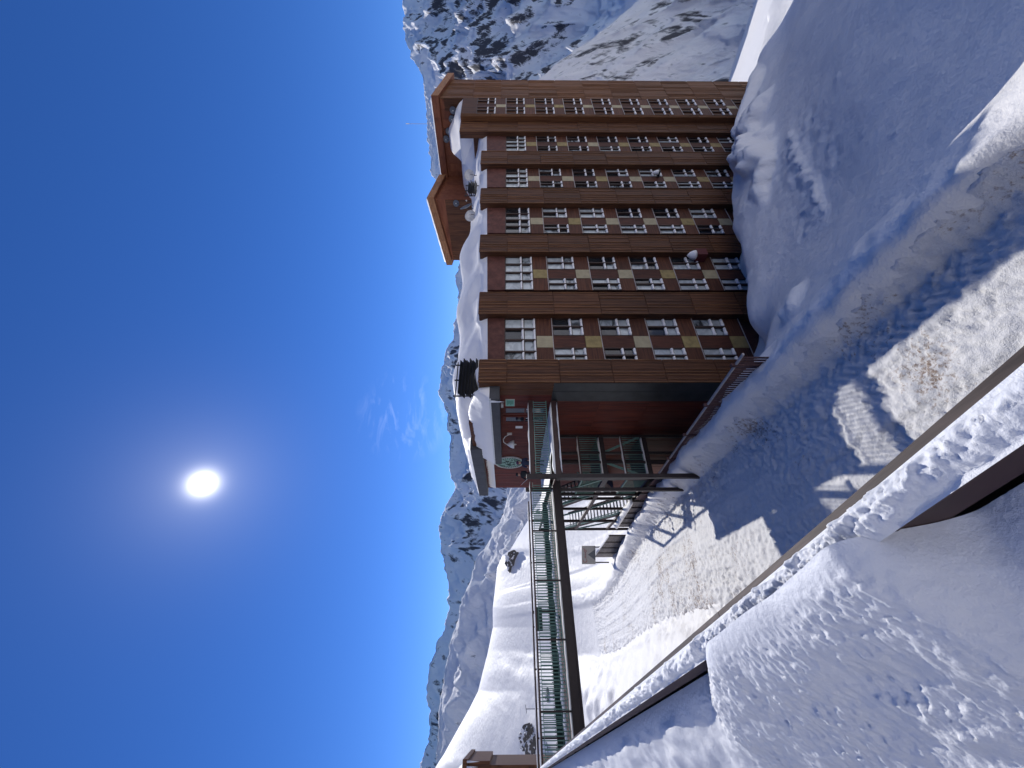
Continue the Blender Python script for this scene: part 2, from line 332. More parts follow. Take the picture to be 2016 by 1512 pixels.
# road, a fine sheet with real tyre tread prints
RA = axis([(-3.0,3.0,.055)]); RC = axis([(-23.5,-14,.12),(-14,14,.075),(14,42,.14)])
O_, C2 = np.meshgrid(RA, RC); A2 = O_+road_mid(C2)
Z2 = ground(A2, C2, False)
wob = .25*np.sin(C2*.21)+.3*fbm(C2*.06, A2*0, 2, s=1)
def track(off, wd, per, amp, slant):
    d = O_-off-wob; m_ = sm(wd-np.abs(d), 0, .07)
    return m_*(amp*np.tanh(2.2*np.sin((C2+slant*np.abs(d))*2*np.pi/per+1.3*fbm(A2*.8, C2*.8, 2)))-.05)
Z2 = Z2+(.35+.65*sm(fbm(A2*.3, C2*.25, 2, s=60), -.2, .3))*(track(-1.75,.34,.27,.028,1.1)+track(.15,.34,.27,.028,1.1)+track(1.35,.36,.24,.024,.9)+track(-.75,.3,.3,.02,.8)+track(2.3,.4,.3,.034,1.2))
churn = sm(fbm(A2*.35, C2*.22, 3, s=44), -.25, .25)
rough = .12*fbm(A2*2.6, C2*2.2, 4, s=30)*sm(np.abs(O_), 1.3, 2.6)+.085*fbm(A2*4.5, C2*4.0, 4, .6, 12)*(.35+.5*churn+.5*sm(O_, .6, 2.4))+.05*fbm(A2*1.1, C2*.8, 3)
Z2 = Z2+rough+.02-.16*sm(np.abs(O_), 2.75, 3.0)
ro = grid_mesh('road', P0.x+A2*DA[0]-C2*DA[1], P0.y+A2*DA[1]+C2*DA[0], Z2, M['road'])
tag(ro, 'ploughed snow road with tyre prints and muddy patches', 'road', kind='structure')

# ------------------------------------------------------------------ mountains
def ridge(name, label, pts, Yr, Yf, zf, amp, fr, seed, mt, nu, nvv, prof=1.4, sky_amp=.05, ulo=None, uhi=None):
    pu = np.array([p[0] for p in pts], float); pv = np.array([p[1] for p in pts], float)
    U = np.linspace(pu[0], pu[-1], nu); T = np.concatenate([np.linspace(0, 1, nvv), np.linspace(1, 1.35, nvv//5)[1:]])
    Ug, Tg = np.meshgrid(U, T); vtop = np.interp(Ug, pu, pv)
    yr = Yr*(1+.10*fbm(Ug*.004, Ug*0, 2, s=seed)); yf = Yf if np.isscalar(Yf) else np.interp(Ug, pu, Yf)
    Yg = yf+(yr-yf)*Tg; Xg = Ug/757*Yg
    zr = (1001-vtop)/757*yr; zfo = zf if np.isscalar(zf) else np.interp(Ug, pu, zf)
    tt = np.minimum(Tg, 1); Zg = zfo+(zr-zfo)*tt**prof-np.maximum(Tg-1, 0)*(yr-yf)*1.1
    env = np.sin(np.pi*np.clip(tt, 0, 1))**.7*.9+sky_amp*Tg
    rg = ridged(Xg*fr+.35*fbm(Xg*fr*.7, Yg*fr*.7, 2, s=seed), Yg*fr*.8, 6, .47, seed)
    Zg = Zg+env*amp*(rg-1.0)+amp*.10*fbm(Xg*fr*6, Yg*fr*6, 4, .55, seed)*np.clip(tt*1.5, 0, 1)
    o = grid_mesh(name, Xg, Yg, Zg, mt); tag(o, label, 'mountain', kind='structure'); return o
MM1 = mountain_mat('mountain_far', .43, .485, .045)
MM2 = mountain_mat('mountain_right', .435, .485, .15)
MM3 = mountain_mat('mountain_shade', .40, .47, .12)
MM5 = mountain_mat('mountain_mid', .405, .45, .07)
ridge('mountain_range', 'rocky snow covered mountain range along the horizon behind the hotel',
  [(-1300,800),(-900,822),(-744,828),(-694,840),(-644,846),(-614,840),(-574,839),(-534,848),(-504,858),(-479,875),(-444,890),(-394,882),(-344,870),(-304,862),(-264,868),(-224,888),(-194,893),(-144,882),(-104,880),(-44,872),(-14,868),(16,865),(36,868),(66,880),(96,895),(136,901),(176,896),(216,893),(246,903),(330,880),(420,850),(520,838),(700,836)],
  1500, 960, -40, 120, .0034, 3.1, MM1, 900, 170, 1.9, .10)
ridge('mountain_middle', 'snowy shoulder of the nearer mountain behind the footbridge',
  [(-1300,790),(-760,858),(-700,862),(-640,864),(-594,870),(-544,880),(-504,886),(-484,894),(-444,908),(-409,916),(-374,929),(-344,937),(-309,960),(-274,984),(-244,992),(-184,1012),(-100,1030),(0,1050)],
  470, 235, -26, 32, .0085, 8.4, MM5, 620, 140, 1.7, .06)
ridge('mountain_side', 'steep rock and snow mountain rising right of the hotel',
  [(430,850),(500,845),(540,842),(580,832),(612,826),(640,812),(666,800),(700,793),(726,797),(756,792),(820,770),(1000,740),(1500,700)],
  900, 420, -150, 60, .0085, 14.2, MM2, 620, 260, 1.15, .07)
ridge('mountain_spur', 'blue shaded snow spur dotted with rocks right of the hotel',
  [(400,960),(520,1015),(590,1050),(640,1105),(680,1165),(720,1215),(756,1255),(860,1330),(1100,1420)],
  230, 124, [-100,-102,-104,-107,-109,-111,-113,-116,-120], 9, .04, 20.3, MM3, 380, 120, 1.0, .05)
# unseen slopes, added behind the camera to bounce sunlight into the shade; the hotel's windows face them
AZ_ = np.linspace(math.radians(72), math.radians(300), 220); RR_ = np.linspace(0, 1, 60); AG, RG = np.meshgrid(AZ_, RR_)
rad = 170+(620-170)*RG; hgt = -75+(370+60*fbm(AG*2.2, AG*0, 3, s=5))*RG**1.1*(1-.75*sm(-AG, -math.radians(95), -math.radians(72)))+26*(ridged(rad*.006*np.cos(AG), rad*.006*np.sin(AG), 4, .45, 2.0)-1)*RG
g_ = grid_mesh('fill_mountain', rad*np.sin(AG), rad*np.cos(AG), hgt, MM2); tag(g_, 'unseen snow slopes added behind the terrace to bounce sunlight into the shade', 'mountain', kind='structure')
# ------------------------------------------------------------------ boulders breaking the snow of the hill
def boulder(name, loc, r, seed, label, mt):
    me = bpy.data.meshes.new(name); bm = bmesh.new(); bmesh.ops.create_icosphere(bm, subdivisions=4, radius=1)
    co = np.array([v.co[:] for v in bm.verts])
    n = .5*ridged(co[:,0]*1.3+seed, co[:,1]*1.3+co[:,2]*1.1, 4, .55, seed)+.25*fbm(co[:,2]*3+seed, co[:,0]*3+co[:,1]*2, 3)
    for v, k in zip(bm.verts, n): v.co = Vector((v.co.x*r[0], v.co.y*r[1], v.co.z*r[2]))*(.72+.45*float(k))
    bm.to_mesh(me); bm.free(); me.materials.append(mt); o = link(name, me, None, loc); tag(o, label, 'rock'); return o
MR = mountain_mat('rock_snow', .43, .50, .8, (.10,.095,.09))
def gz(x, y):
    a = (x-P0.x)*DA[0]+(y-P0.y)*DA[1]; c = -(x-P0.x)*DA[1]+(y-P0.y)*DA[0]; return float(ground(np.array([[a]]), np.array([[c]]))[0,0])
for (u, y, r, sd, lb) in ((-350,82,(2.3,1.6,1.9),2.0,'dark outcrop sticking out of the smooth hill above the footbridge'),
                      (-700,62,(2.2,1.8,2.2),5.0,'snow streaked outcrop above the red brown lodge roof'),
                      (-612,60,(1.1,.9,.7),7.0,'small rock half buried beside the lift posts')):
    x = u/757*y; boulder('rock_outcrop', (x, y, gz(x, y)-r[2]*.12), r, sd, lb, MR)

# ------------------------------------------------------------------ hotel
HZ0 = -12.0
hotel = placed('hotel_building', 0, 0, HZ0)
tag(hotel, 'large dark brown timber clad hotel with rows of windows in deep snow', 'building')
def hb(): return MB(off=(0, 0, HZ0))
def hl(name, mesh, a, c, z, parent=None, ploc=(0,0,0)):
    return link(name, mesh, parent or hotel, (a-ploc[0], c-ploc[1], z-(HZ0 if parent is None else 0)-ploc[2]))
CACHE = {}
def cached(key, fn):
    if key not in CACHE: CACHE[key] = fn()
    return CACHE[key]
def siding_panel(w_, h_, nb, mt, seed, dep=.035):
    def mk():
        r = random.Random(seed); b_ = MB(); x = 0.0
        cuts = sorted([0, w_]+[w_*(k+r.uniform(-.18,.18))/nb for k in range(1, nb)])
        for i in range(nb):
            d = dep*r.uniform(.45, 1.0); b_.box(cuts[i]+.008, cuts[i+1]-.008, -d, .0, .022, h_-.022)
        b_.box(0, w_, .0, .03, 0, h_); nf = len(b_.f)
        for i in range(nb+1):
            if i in (0, nb) or r.random() < .75:
                x_ = min(max(cuts[i], .016), w_-.016); b_.box(x_-.014, x_+.014, -dep-.022, -.001, .03, h_-.03)
        me_ = b_.mesh('panel', M[mt]); me_.materials.append(M['batten'])
        for p_ in me_.polygons:
            if min(me_.vertices[v_].co.y for v_ in p_.vertices) < -dep-.015: p_.material_index = 1
        return me_
    return cached(('sp', round(w_,2), round(h_,2), nb, mt, seed), mk)
def plain_panel(w_, h_, mt, d=.04):
    return cached(('pp', round(w_,2), round(h_,2), mt, d), lambda: MB().box(0, w_, -d, .02, 0, h_).mesh('panel', M[mt]))
H = 2.7
ZT, ZB = .23, -1.55
BAYS = [(0.0,3.27),(5.62,8.75),(11.24,14.25),(17.0,19.75),(22.66,25.3)]
PIERS = [(-1.41,0.0),(3.27,5.0),(8.75,10.5),(14.25,16.15),(19.75,21.8),(25.3,27.3)]
ROWS = [5,6,6,7,8]
def par_z(a): return 1.10+.033*a
# body
b_ = hb(); b_.box(-1.36,35.3,.14,15.6,-34,1.0); b_.build('wall', M['panel_brown'], hotel)
b_ = hb(); b_.box(26.0,35.3,.2,15.6,1.0,3.2); b_.build('wall', M['siding'], hotel)
# windows
def win_mesh(w_, h_, nc):
    def mk():
        f = .06; b2 = MB(); b2.box(0,w_,-.06,.05,0,f); b2.box(0,w_,-.06,.05,h_-f,h_); b2.box(0,f,-.06,.05,f,h_-f); b2.box(w_-f,w_,-.06,.05,f,h_-f)
        for k in range(1, nc): x = w_*k/nc; b2.box(x-.05,x+.05,-.10,.05,f,h_-f)
        zt = h_*.38; b2.box(f,w_-f,-.05,.045,zt-.03,zt+.03); return b2.mesh('window', M['frame'])
    return cached(('w', round(w_,2), round(h_,2), nc), mk)
def pane_mesh(w_, h_, mt): return cached(('p', round(w_,2), round(h_,2), mt), lambda: MB().box(0,w_,.03,.045,0,h_).mesh('pane', M[mt]))
def ledge_mesh(w_, k):
    def mk():
        r = random.Random(k); n = 7; b2 = MB(); vs_ = []; fs_ = []
        for i in range(n):
            x = w_*i/(n-1); s_ = r.uniform(.75,1.1)*(.8 if i in (0, n-1) else 1); d = .125*s_; h_ = .125*s_
            vs_ += [(x,.0,0),(x,-d,-.005),(x,-d*.95,h_*.55),(x,-d*.45,h_*.95),(x,.0,h_*1.1)]
        for i in range(n-1):
            for j in range(5): fs_.append((i*5+j, i*5+(j+1)%5, (i+1)*5+(j+1)%5, (i+1)*5+j))
        fs_ += [(0,1,2,3,4), tuple((n-1)*5+j for j in (4,3,2,1,0))]
        b2.add(vs_, fs_); return b2.mesh('snow_ledge', M['snow_soft'], True)
    return cached(('l', round(w_,2), k), mk)
RW = random.Random(5)
def window(a0, a1, z0, z1, c, nc, pale):
    w_ = a1-a0; h_ = z1-z0; wo = hl('window', win_mesh(w_, h_, nc), a0, c, z0); f = .05; zt = h_*.38
    whole = RW.random()
    for k in range(nc):
        xs = f if k == 0 else w_*k/nc+.035; xe = w_-f if k == nc-1 else w_*(k+1)/nc-.035
        for (za, zb_) in ((f, zt-.03), (zt+.03, h_-f)):
            r = RW.random(); mt = ('pane_pale' if r < .72 else 'pane_mid') if whole < pale else ('pane_mid' if r < .3 else 'pane_dark')
            if za > f and r > .85: mt = 'pane_dark'
            link('pane', pane_mesh(xe-xs, zb_-za, mt), wo, (xs, 0, za))
        for zz in (.05, zt+.03):
            link('snow_ledge', ledge_mesh(xe-xs, RW.randrange(3)), wo, (xs, .0, zz-.004))
    return wo
def bay(a0, a1, rows, c, first=0, pale=.6, cells=(.34,.60), top_wide=True, skip=()):
    w_ = a1-a0; x1 = a0+w_*cells[0]; x2 = a0+w_*cells[1]
    for k in range(first, rows):
        zt = ZT-H*k; zb = ZB-H*k
        if top_wide and k == first: window(a0, a1, zb, zt, c, 4, .95)
        else:
            window(a0, x1, zb, zt, c, 1 if w_ < 0 else 2, pale); window(x2, a1, zb, zt, c, 2, pale)
            hl('panel', plain_panel(x2-x1, zt-zb, 'panel_brown'), x1, c, zb)
        h2 = H-(ZT-ZB)
        hl('panel', plain_panel(x1-a0, h2, 'panel_across'), a0, c, zb-h2)
        hl('panel', plain_panel(a1-x2, h2, 'panel_across'), x2, c, zb-h2)
        ym = RW.random(); o = hl('colour_panel', plain_panel(x2-x1-.04, h2-.04, 'yellow' if ym < .55 else 'cream', .055), x1+.02, c, zb-h2+.02)
        hl('flashing', cached(('fl', round(w_,2)), lambda: MB().box(0,w_,-.075,-.02,0,.035).mesh('flashing', M['flash'])), a0, c, zb-h2-.018)
for i, ((a0, a1), n) in enumerate(zip(BAYS, ROWS)):
    bay(a0, a1, n, 0.0, 0, (.85,.8,.62,.5,.25)[i])
    # parapet above the top windows
    b_ = hb(); p0, p1 = par_z(a0), par_z(a1)
    b_.hexa([(a0,-.06,ZT),(a1,-.06,ZT),(a1,.16,ZT),(a0,.16,ZT),(a0,-.06,p0),(a1,-.06,p1),(a1,.16,p1),(a0,.16,p0)]); b_.build('parapet', M['parapet'], hotel)
# piers with a siding panel for every storey
for i, (a0, a1) in enumerate(PIERS):
    ztop = (1.53,1.72,1.90,2.09,2.27,4.35)[i]; zlo = -14-2.7*i*.9 if i else -16
    b_ = hb(); b_.box(a0+.01, a1-.01, -.41, .16, zlo, ztop-.03); pier = b_.build('pier', M['siding'], hotel)
    z1 = ztop; k = 0; first = True
    while z1 > zlo+1:
        z0 = (.08-H*k)-.0 if first else z1-H
        if first and ztop-.08 > 2.7: z0 = ztop-H+.2
        first = False; o = link('panel', siding_panel(a1-a0, z1-z0, 7, 'siding', RW.randrange(4)), pier, (a0, -.41, z0-HZ0)); z1 = z0
# pier side cladding (faces the road) and the dark metal panel below it
b_ = hb()
for k in range(4): b_.box(-1.455+.01*(k % 2), -1.41, -.40+.29*k, -.12+.29*k-.012, -2.28, 1.5)
b_.build('side_panel', M['siding'], hotel)
b_ = hb(); b_.box(-1.44,-1.40,-.38,.42,-14,-2.30); b_.box(-1.45,-1.40,.43,1.36,-14,-2.30); b_.build('metal_panel', M['dark_metal'], hotel)
b_ = hb(); b_.box(-1.415,-1.36,-.40,1.36,-14,1.5); b_.build('corner_wall', M['siding'], hotel)
# right hand proud bay and tall end pier
c6 = -.9
b_ = hb(); b_.box(27.22,30.95,-.86,.2,-32,4.33); b_.box(30.97,35.36,-.86,.2,-32,6.2); b_.build('corner_wall', M['siding'], hotel)
bay(27.55, 30.9, 10, c6+.03, -1, .12, (.42,.60), False)
b_ = hb(); b_.box(27.55,30.9,-.93,-.80,ZT+H,4.33); b_.build('parapet', M['siding'], hotel)
for k in range(13):
    z1 = 4.33-H*k; z0 = z1-H
    if z0 < -30: break
    hl('panel', siding_panel(.33, H, 2, 'siding_end', k % 3), 27.22, -.86, z0)
for col_ in (0, 1):
    zt_ = (7.25, 6.45)[col_]; z1 = zt_; k = 0
    while z1 > -30:
        z0 = 3.4 if k == 0 else z1-H
        hl('panel', siding_panel(2.19, z1-z0, 7, 'siding_end', (k*2+col_) % 5), 30.97+2.2*col_, -.86, z0); z1 = z0; k += 1
# left side of the proud bay
b_ = hb()
for k in range(12): b_.box(27.18, 27.22, -.86, -.46, 4.33-H*(k+1)+.02, 4.33-H*k)
b_.build('side_panel', M['siding_end'], hotel)
# upper storey: left wall of the tall wing, set back wing, sloping roofs
for (n_, x0, x1, y0, y1, zt_) in (('upper_wall', 31.05, 35.2, -.8, 15.5, 6.0), ('upper_wall', 26.5, 31.0, 6.6, 14.4, 7.2)):
    b_ = hb()
    if x0 > 30: b_.hexa([(x0,y0,1),(x1,y0,1),(x1,y1,1),(x0,y1,1),(x0,y0,6.95),(x1,y0,6.0),(x1,y1,6.0),(x0,y1,6.95)])
    else: b_.hexa([(x0,y0,1),(x1,y0,1),(x1,y1,1),(x0,y1,1),(x0,y0,7.7),(x1,y0,6.85),(x1,y1,6.1),(x0,y1,6.8)])
    uw = b_.build(n_, M['soffit'], hotel)
rr_ = random.Random(3)
for k in range(9):  # cladding on the left wall of the tall wing
    y0 = -.8+.86*k; b2 = MB().box(-.03-.012*rr_.random(), .0, .008, .85, 0, 3.95); hl('panel', b2.mesh('panel', M['soffit']), 31.05, y0, 2.95)
for k in range(5):
    x0 = 26.5+.9*k; b2 = MB().box(.008, .89, -.03-.012*rr_.random(), .0, 0, 3.7); hl('panel', b2.mesh('panel', M['soffit']), x0, 6.6, 3.1)
for k in range(9):
    b2 = MB().box(-.03-.012*rr_.random(), .0, .008, .85, 0, 3.4); hl('panel', b2.mesh('panel', M['siding']), 26.5, 6.65+.86*k, 3.3)
def slab(name, P, th, mt):  # P: four (a,c,z) corners of the top
    b3 = hb(); b3.hexa([(x,y,z-th) for x,y,z in P]+list(P)); return b3.build(name, M[mt], hotel)
slab('roof', [(30.6,-1.2,7.29),(36.12,-1.2,6.2),(36.12,16,6.3),(30.6,16,7.5)], .62, 'soffit')
slab('roof', [(26.08,6.19,8.45),(30.62,6.19,7.62),(30.62,15.2,7.0),(26.08,14.8,7.55)], .66, 'soffit')
# fascia boards
def fascia(p, q, h_, mt, n):
    p = Vector(p); q = Vector(q); d = q-p; nn = Vector((d.y, -d.x, 0)).normalized()*.03
    for k in range(n):
        s0 = p+d*(k/n)+d.normalized()*.006; s1 = p+d*((k+1)/n)-d.normalized()*.006; dz = Vector((0,0,-h_)); b3 = hb()
        b3.hexa([tuple(s0+dz), tuple(s1+dz), tuple(s1+nn+dz), tuple(s0+nn+dz), tuple(s0), tuple(s1), tuple(s1+nn), tuple(s0+nn)]); b3.build('fascia_board', M[mt], hotel)
fascia((30.6,-1.2,7.30),(36.12,-1.2,6.21), .66, 'fascia', 3)
fascia((30.6,6.1,7.42),(30.6,-1.2,7.30), .66, 'soffit', 4)
fascia((26.08,14.8,7.56),(26.08,6.19,8.46), .70, 'fascia', 5)
fascia((26.08,6.19,8.46),(30.58,6.19,7.63), .70, 'fascia', 3)
# ---------------- entrance end wall of red boards
ew = hb(); ew.box(-1.40,-1.2,1.36,15.65,-13,1.6); ew.box(-1.40,-1.2,6.62,15.65,1.6,1.719); ewall = ew.build('end_wall', M['red'], hotel)
for lvl, (z0, z1) in enumerate(((-2.28,1.6),(-5.0,-2.32),(-7.7,-5.02),(-12.0,-7.72))):
    k = 0; y = .76 if lvl == 0 else 1.38
    while y < 15.5:
        y1 = min(y+1.19, 15.65); b2 = MB(); nb = 6
        for j in range(nb):
            d = .022*rr_.uniform(.4,1); b2.box(-d, 0, (y1-y)*j/nb+.004, (y1-y)*(j+1)/nb-.004, .005, z1-z0-.005)
        link('panel', b2.mesh('panel', M['red']), ewall, (-1.405-(.02 if y < 1.3 else 0), y, z0-HZ0)); y = y1+.005
# two doors
for (y0, y1) in ((1.98,2.80),(3.0,3.82)):
    b_ = hb(); b_.box(-1.47,-1.42,y0,y0+.12,-2.26,.30); b_.box(-1.47,-1.42,y1-.12,y1,-2.26,.30); b_.box(-1.47,-1.42,y0+.12,y1-.12,.14,.30); b_.box(-1.47,-1.42,y0+.12,y1-.12,-2.26,-2.0); b_.box(-1.465,-1.42,y0+.12,y1-.12,-.98,-.9)
    d_ = b_.build('door', M['red'], hotel)
    for (za, zb2) in ((-2.0,-.98),(-.9,.14)):
        b_ = hb(); b_.box(-1.44,-1.425,y0+.12,y1-.12,za,zb2); b_.build('pane', M['pane_dark'], d_)
    b_ = hb(); b_.tube([(-1.50,y0+.16,-1.2),(-1.52,y0+.16,-1.0)], .018, 6); b_.build('handle', M['white'], d_)
b_ = hb(); b_.box(-1.45,-1.42,7.5,8.2,-.5,.05); gr = b_.build('grille', M['parapet'], hotel)
for k in range(6): b_ = hb(); b_.box(-1.47,-1.45,7.54,8.16,-.47+.085*k,-.43+.085*k); b_.build('slat', M['red'], gr)
# canopy over the doors and the eave behind it
b_ = hb(); b_.box(-2.2,-1.36,-.12,8.40,.45,.95); cn = b_.build('canopy', M['grey_fascia'], hotel)
b_ = hb(); b_.box(-2.23,-2.2,-.14,8.42,.88,.97); b_.build('drip_edge', M['white'], cn)
b_ = hb(); b_.box(-1.9,2.0,6.6,16.2,1.72,2.48); ev = b_.build('eave', M['grey_fascia'], hotel)
b_ = hb(); b_.box(-1.7,-1.40,3.4,6.58,.97,2.3); up = b_.build('side_panel', M['siding'], hotel)
for k in range(7): b_ = hb(); b_.box(-1.93,-1.9,6.6+1.37*k+.01,6.6+1.37*(k+1)-.01,1.75,2.46); b_.build('fascia_board', M['grey_fascia'], ev)
b_ = hb(); b_.box(-1.36,30.5,.14,6.6,1.0,1.12); b_.box(2.0,26.2,6.6,15.6,1.0,1.2); b_.build('roof', M['grey_fascia'], hotel)
# ---------------- snow lying on the roofs
def roof_snow(name, label, aa, cc, fn, base, step=.16, lift=.02):
    ax_ = np.linspace(aa[0], aa[1], max(8, int((aa[1]-aa[0])/step))); cx_ = np.linspace(cc[0], cc[1], max(8, int((cc[1]-cc[0])/step)))
    A3, C3 = np.meshgrid(ax_, cx_); top = fn(A3, C3); bs = base(A3, C3)
    # close the sides: outermost ring drops to the roof
    Zt = np.maximum(top, bs+lift); Zt[0,:] = bs[0,:]; Zt[-1,:] = bs[-1,:]; Zt[:,0] = bs[:,0]; Zt[:,-1] = bs[:,-1]
    pass
    g_ = grid_mesh(name, A3-aa[0], C3-cc[0], Zt-float(bs.min()), M['snow_soft']); g_.location = Wp(aa[0], cc[0], float(bs.min())); g_.rotation_euler = (0,0,TH)
    tag(g_, label, 'snow', kind='stuff'); return g_
def main_top(a, c):
    inb = np.zeros_like(a)
    for (x0, x1) in BAYS: inb = np.maximum(inb, sm(a, x0-.15, x0+.25)*(1-sm(a, x1-.25, x1+.15)))
    front = sm(c, -.05, .28)
    h = par_z(a)+.62-.30*inb*(1-sm(c, .1, 1.6))+1.45*sm(c, .15, 3.2)+.10*fbm(a*.5, c*.6, 3, s=2)
    h = h+.22*np.sin(a*1.12+.4)*sm(c, .2, 1.5)*(1-sm(c, 2.5, 4))
    h = h-.9*sm(a, 13, 19)*sm(c, .6, 2.6)*(1-sm(a, 24, 29))+.8*sm(a, 24, 30)*sm(c, -.2, 1.5)
    return par_z(a)+(h-par_z(a))*front*sm(a, -1.64, -.5)**.6
roof_snow('roof_snow', 'thick rounded snow blanket on the flat main roof of the hotel', (-1.62,30.9), (-.03,15.5), main_top, lambda a, c: par_z(a)+0*c)
roof_snow('roof_snow', 'smooth snow cushion on the canopy above the entrance doors', (-2.22,-1.42), (-.1,8.4),
   lambda a, c: 1.0+.95*sm(a, -2.24, -1.5)*(.55+.45*sm(c, .5, 2.5))+.30*sm(c, 0, .5)*(1-sm(c, 8.0, 8.4))*sm(a, -2.22, -2.05)+.06*fbm(a*3, c*1.5, 3), lambda a, c: .955+0*a, .07)
roof_snow('roof_snow', 'curved snow cap along the grey eave behind the entrance', (-1.88,2.2), (6.65,16.1),
   lambda a, c: 2.5+(.28+.75*sm(a, -1.8, 1.0))*sm(a, -1.9, -1.55)*sm(c, 6.6, 7.6)*(1-.6*sm(c, 12, 16.1))+.05*fbm(a*2, c*.8, 3), lambda a, c: 2.49+0*a, .1)
roof_snow('roof_snow', 'snow layer on the sloping roof of the tall right wing', (30.65,36.05), (-1.15,15.9),
   lambda a, c: 7.29-.197*(a-30.6)+.008*(c+1.2)+.34*sm(a, 30.6, 31.2)*(1-.35*sm(a, 34, 36.05))*sm(c, -1.15, -.7)+.04*fbm(a, c, 3), lambda a, c: 7.292-.1977*(a-30.6)+.012*(c+1.2)*(1-.5*(a-30.6)/5.5), .14)
def uz(a, c): s_ = (a-26.08)/4.54; t_ = (c-6.19)/8.7; return (1-t_)*(8.45+(7.62-8.45)*s_)+t_*(7.55+(7.0-7.55)*s_)
roof_snow('roof_snow', 'snow layer on the higher roof of the set back wing', (26.12,30.58), (6.22,14.7),
   lambda a, c: uz(a, c)+.01+.36*sm(a, 26.1, 26.6)*sm(c, 6.2, 6.7)+.04*fbm(a*1.2, c, 3), lambda a, c: uz(a, c)+.008, .12)
def bay6_top(a, c): return 4.36+.55*sm(a, 27.2, 29.5)*sm(c, -.9, .2)+.25*sm(c, -.9, -.5)+.9*sm(a, 28, 30.9)*sm(c, .0, 2.0)
roof_snow('roof_snow', 'wedge of snow drifted against the tall wing above the right bay', (27.25,30.88), (-.88,3.6), bay6_top, lambda a, c: 4.345-1.2*sm(c, .2, .6)+0*a, .1)

# ---------------- dishes, mast, louvres on the roof
def dish(a, c, z, r, yaw, label, mt, post=None):
    o = placed('satellite_dish', a, c, z); o.rotation_euler = (0, 0, TH+yaw); tag(o, label, 'satellite dish', 'satellite dishes of the hotel')
    b3 = MB(); vs_ = [(0,.0,0)]; fs_ = []; n = 20; rings = 5
    for i in range(1, rings+1):
        rr = r*i/rings
        for k in range(n): t_ = 2*math.pi*k/n; vs_.append((rr*math.cos(t_)*.92, -.22*(rr/r)**2*r, rr*math.sin(t_)))
    for k in range(n): fs_.append((0, 1+k, 1+(k+1) % n))
    for i in range(rings-1):
        for k in range(n): fs_.append((1+i*n+k, 1+(i+1)*n+k, 1+(i+1)*n+(k+1) % n, 1+i*n+(k+1) % n))
    nv = len(vs_); vs_ += [(x, y+.025, z_) for x, y, z_ in vs_]; fs_ += [tuple(j+nv for j in f[::-1]) for f in fs_]
    for k in range(n): i0 = 1+(rings-1)*n; fs_.append((i0+k, i0+(k+1) % n, i0+(k+1) % n+nv, i0+k+nv))
    b3.add(vs_, fs_); rf = b3.build('reflector', M[mt], o, True); rf.rotation_euler = (math.radians(-22), 0, 0)
    b3 = MB().tube([(0,-.15*r,-r*.95),(0,-.75*r,-.55*r),(0,-.95*r,-.05*r)], .018, 6); b3.build('feed_arm', M['black'], o)
    b3 = MB().tube([(0,-1.05*r,.02*r),(0,-.85*r,-.06*r)], .05, 8); b3.build('receiver', M['dish_pale'], o)
    b3 = MB(); 
    if post: b3.tube([(0,.05,.05),(0,.10,-.1),(0,.10,-post)], .03, 8)
    else: b3.tube([(0,.02,0),(0,.14,-.12),(.0,.38,-.12)], .03, 8)
    b3.build('bracket', M['black'], o); return o
for i, (c, z) in enumerate(((.04,5.36),(.80,5.55),(1.90,6.0),(2.62,6.38))):
    dish(30.72, c, z, .36, -math.pi/2+.25, ('lowest grey dish on the left wall of the tall wing, nearest the facade','second grey dish from the facade on the left wall of the tall wing','grey dish third from the facade on the left wall of the tall wing','highest grey dish on the left wall of the tall wing')[i], 'dish_grey')
dish(26.25, 6.9, 5.5, .36, -math.pi/2+.5, 'small grey dish alone on the set back wing wall', 'dish_grey')
dish(29.0, 1.6, 4.75, .46, 1.2, 'pale dish turned sideways beside the right roof bay', 'dish_pale', 1.3)
dish(22.6, 2.0, 3.5, .5, -.9, 'pale tilted dish on the main roof below the set back wing', 'dish_pale', 1.6)
dish(17.6, 2.0, 3.45, .55, .35, 'large dark dish on the roof edge facing the road', 'dish_grey', 2.0)
dish(16.4, 2.0, 3.05, .48, -.7, 'pale dish beside the large dark dish on the roof edge', 'dish_pale', 1.8)
an = placed('roof_mast', 35.0, 3, 6.2); tag(an, 'thin antenna mast above the roof of the tall wing', 'mast')
MB().tube([(0,0,0),(0,0,5.0)], .02, 6).build('pole', M['flash'], an); MB().tube([(0,0,4.7),(0,0,5.05)], .045, 8).build('antenna_tip', M['white'], an)
def louvre(a0, a1, c, z, n, label):
    o = placed('louvre_rack', (a0+a1)/2, c, z); w_ = (a1-a0)/2; tag(o, label, 'roof louvre')
    for k in range(n):
        b3 = MB(); zz = .15+.17*k; e = .12*(k % 2)
        b3.hexa([(-w_+e,-.32,zz+.16),(w_-e,-.32,zz+.16),(w_-e,.02,zz),(-w_+e,.02,zz),(-w_+e,-.30,zz+.19),(w_-e,-.30,zz+.19),(w_-e,.04,zz+.03),(-w_+e,.04,zz+.03)]); b3.build('slat', M['black'], o)
    for x in (-w_*.85, 0, w_*.85): MB().box(x-.03,x+.03,.06,.12,-.5,.17*n+.45).build('post', M['black'], o)
    MB().box(-w_,w_,.04,.06,.17*n+.3,.17*n+.36).build('top_rail', M['black'], o)
    return o
louvre(-1.62, .75, .75, 1.45, 6, 'black slatted rack on the roof corner above the entrance')
louvre(18.3, 20.1, 1.4, 2.5, 4, 'small black slatted rack beside the dishes on the main roof')

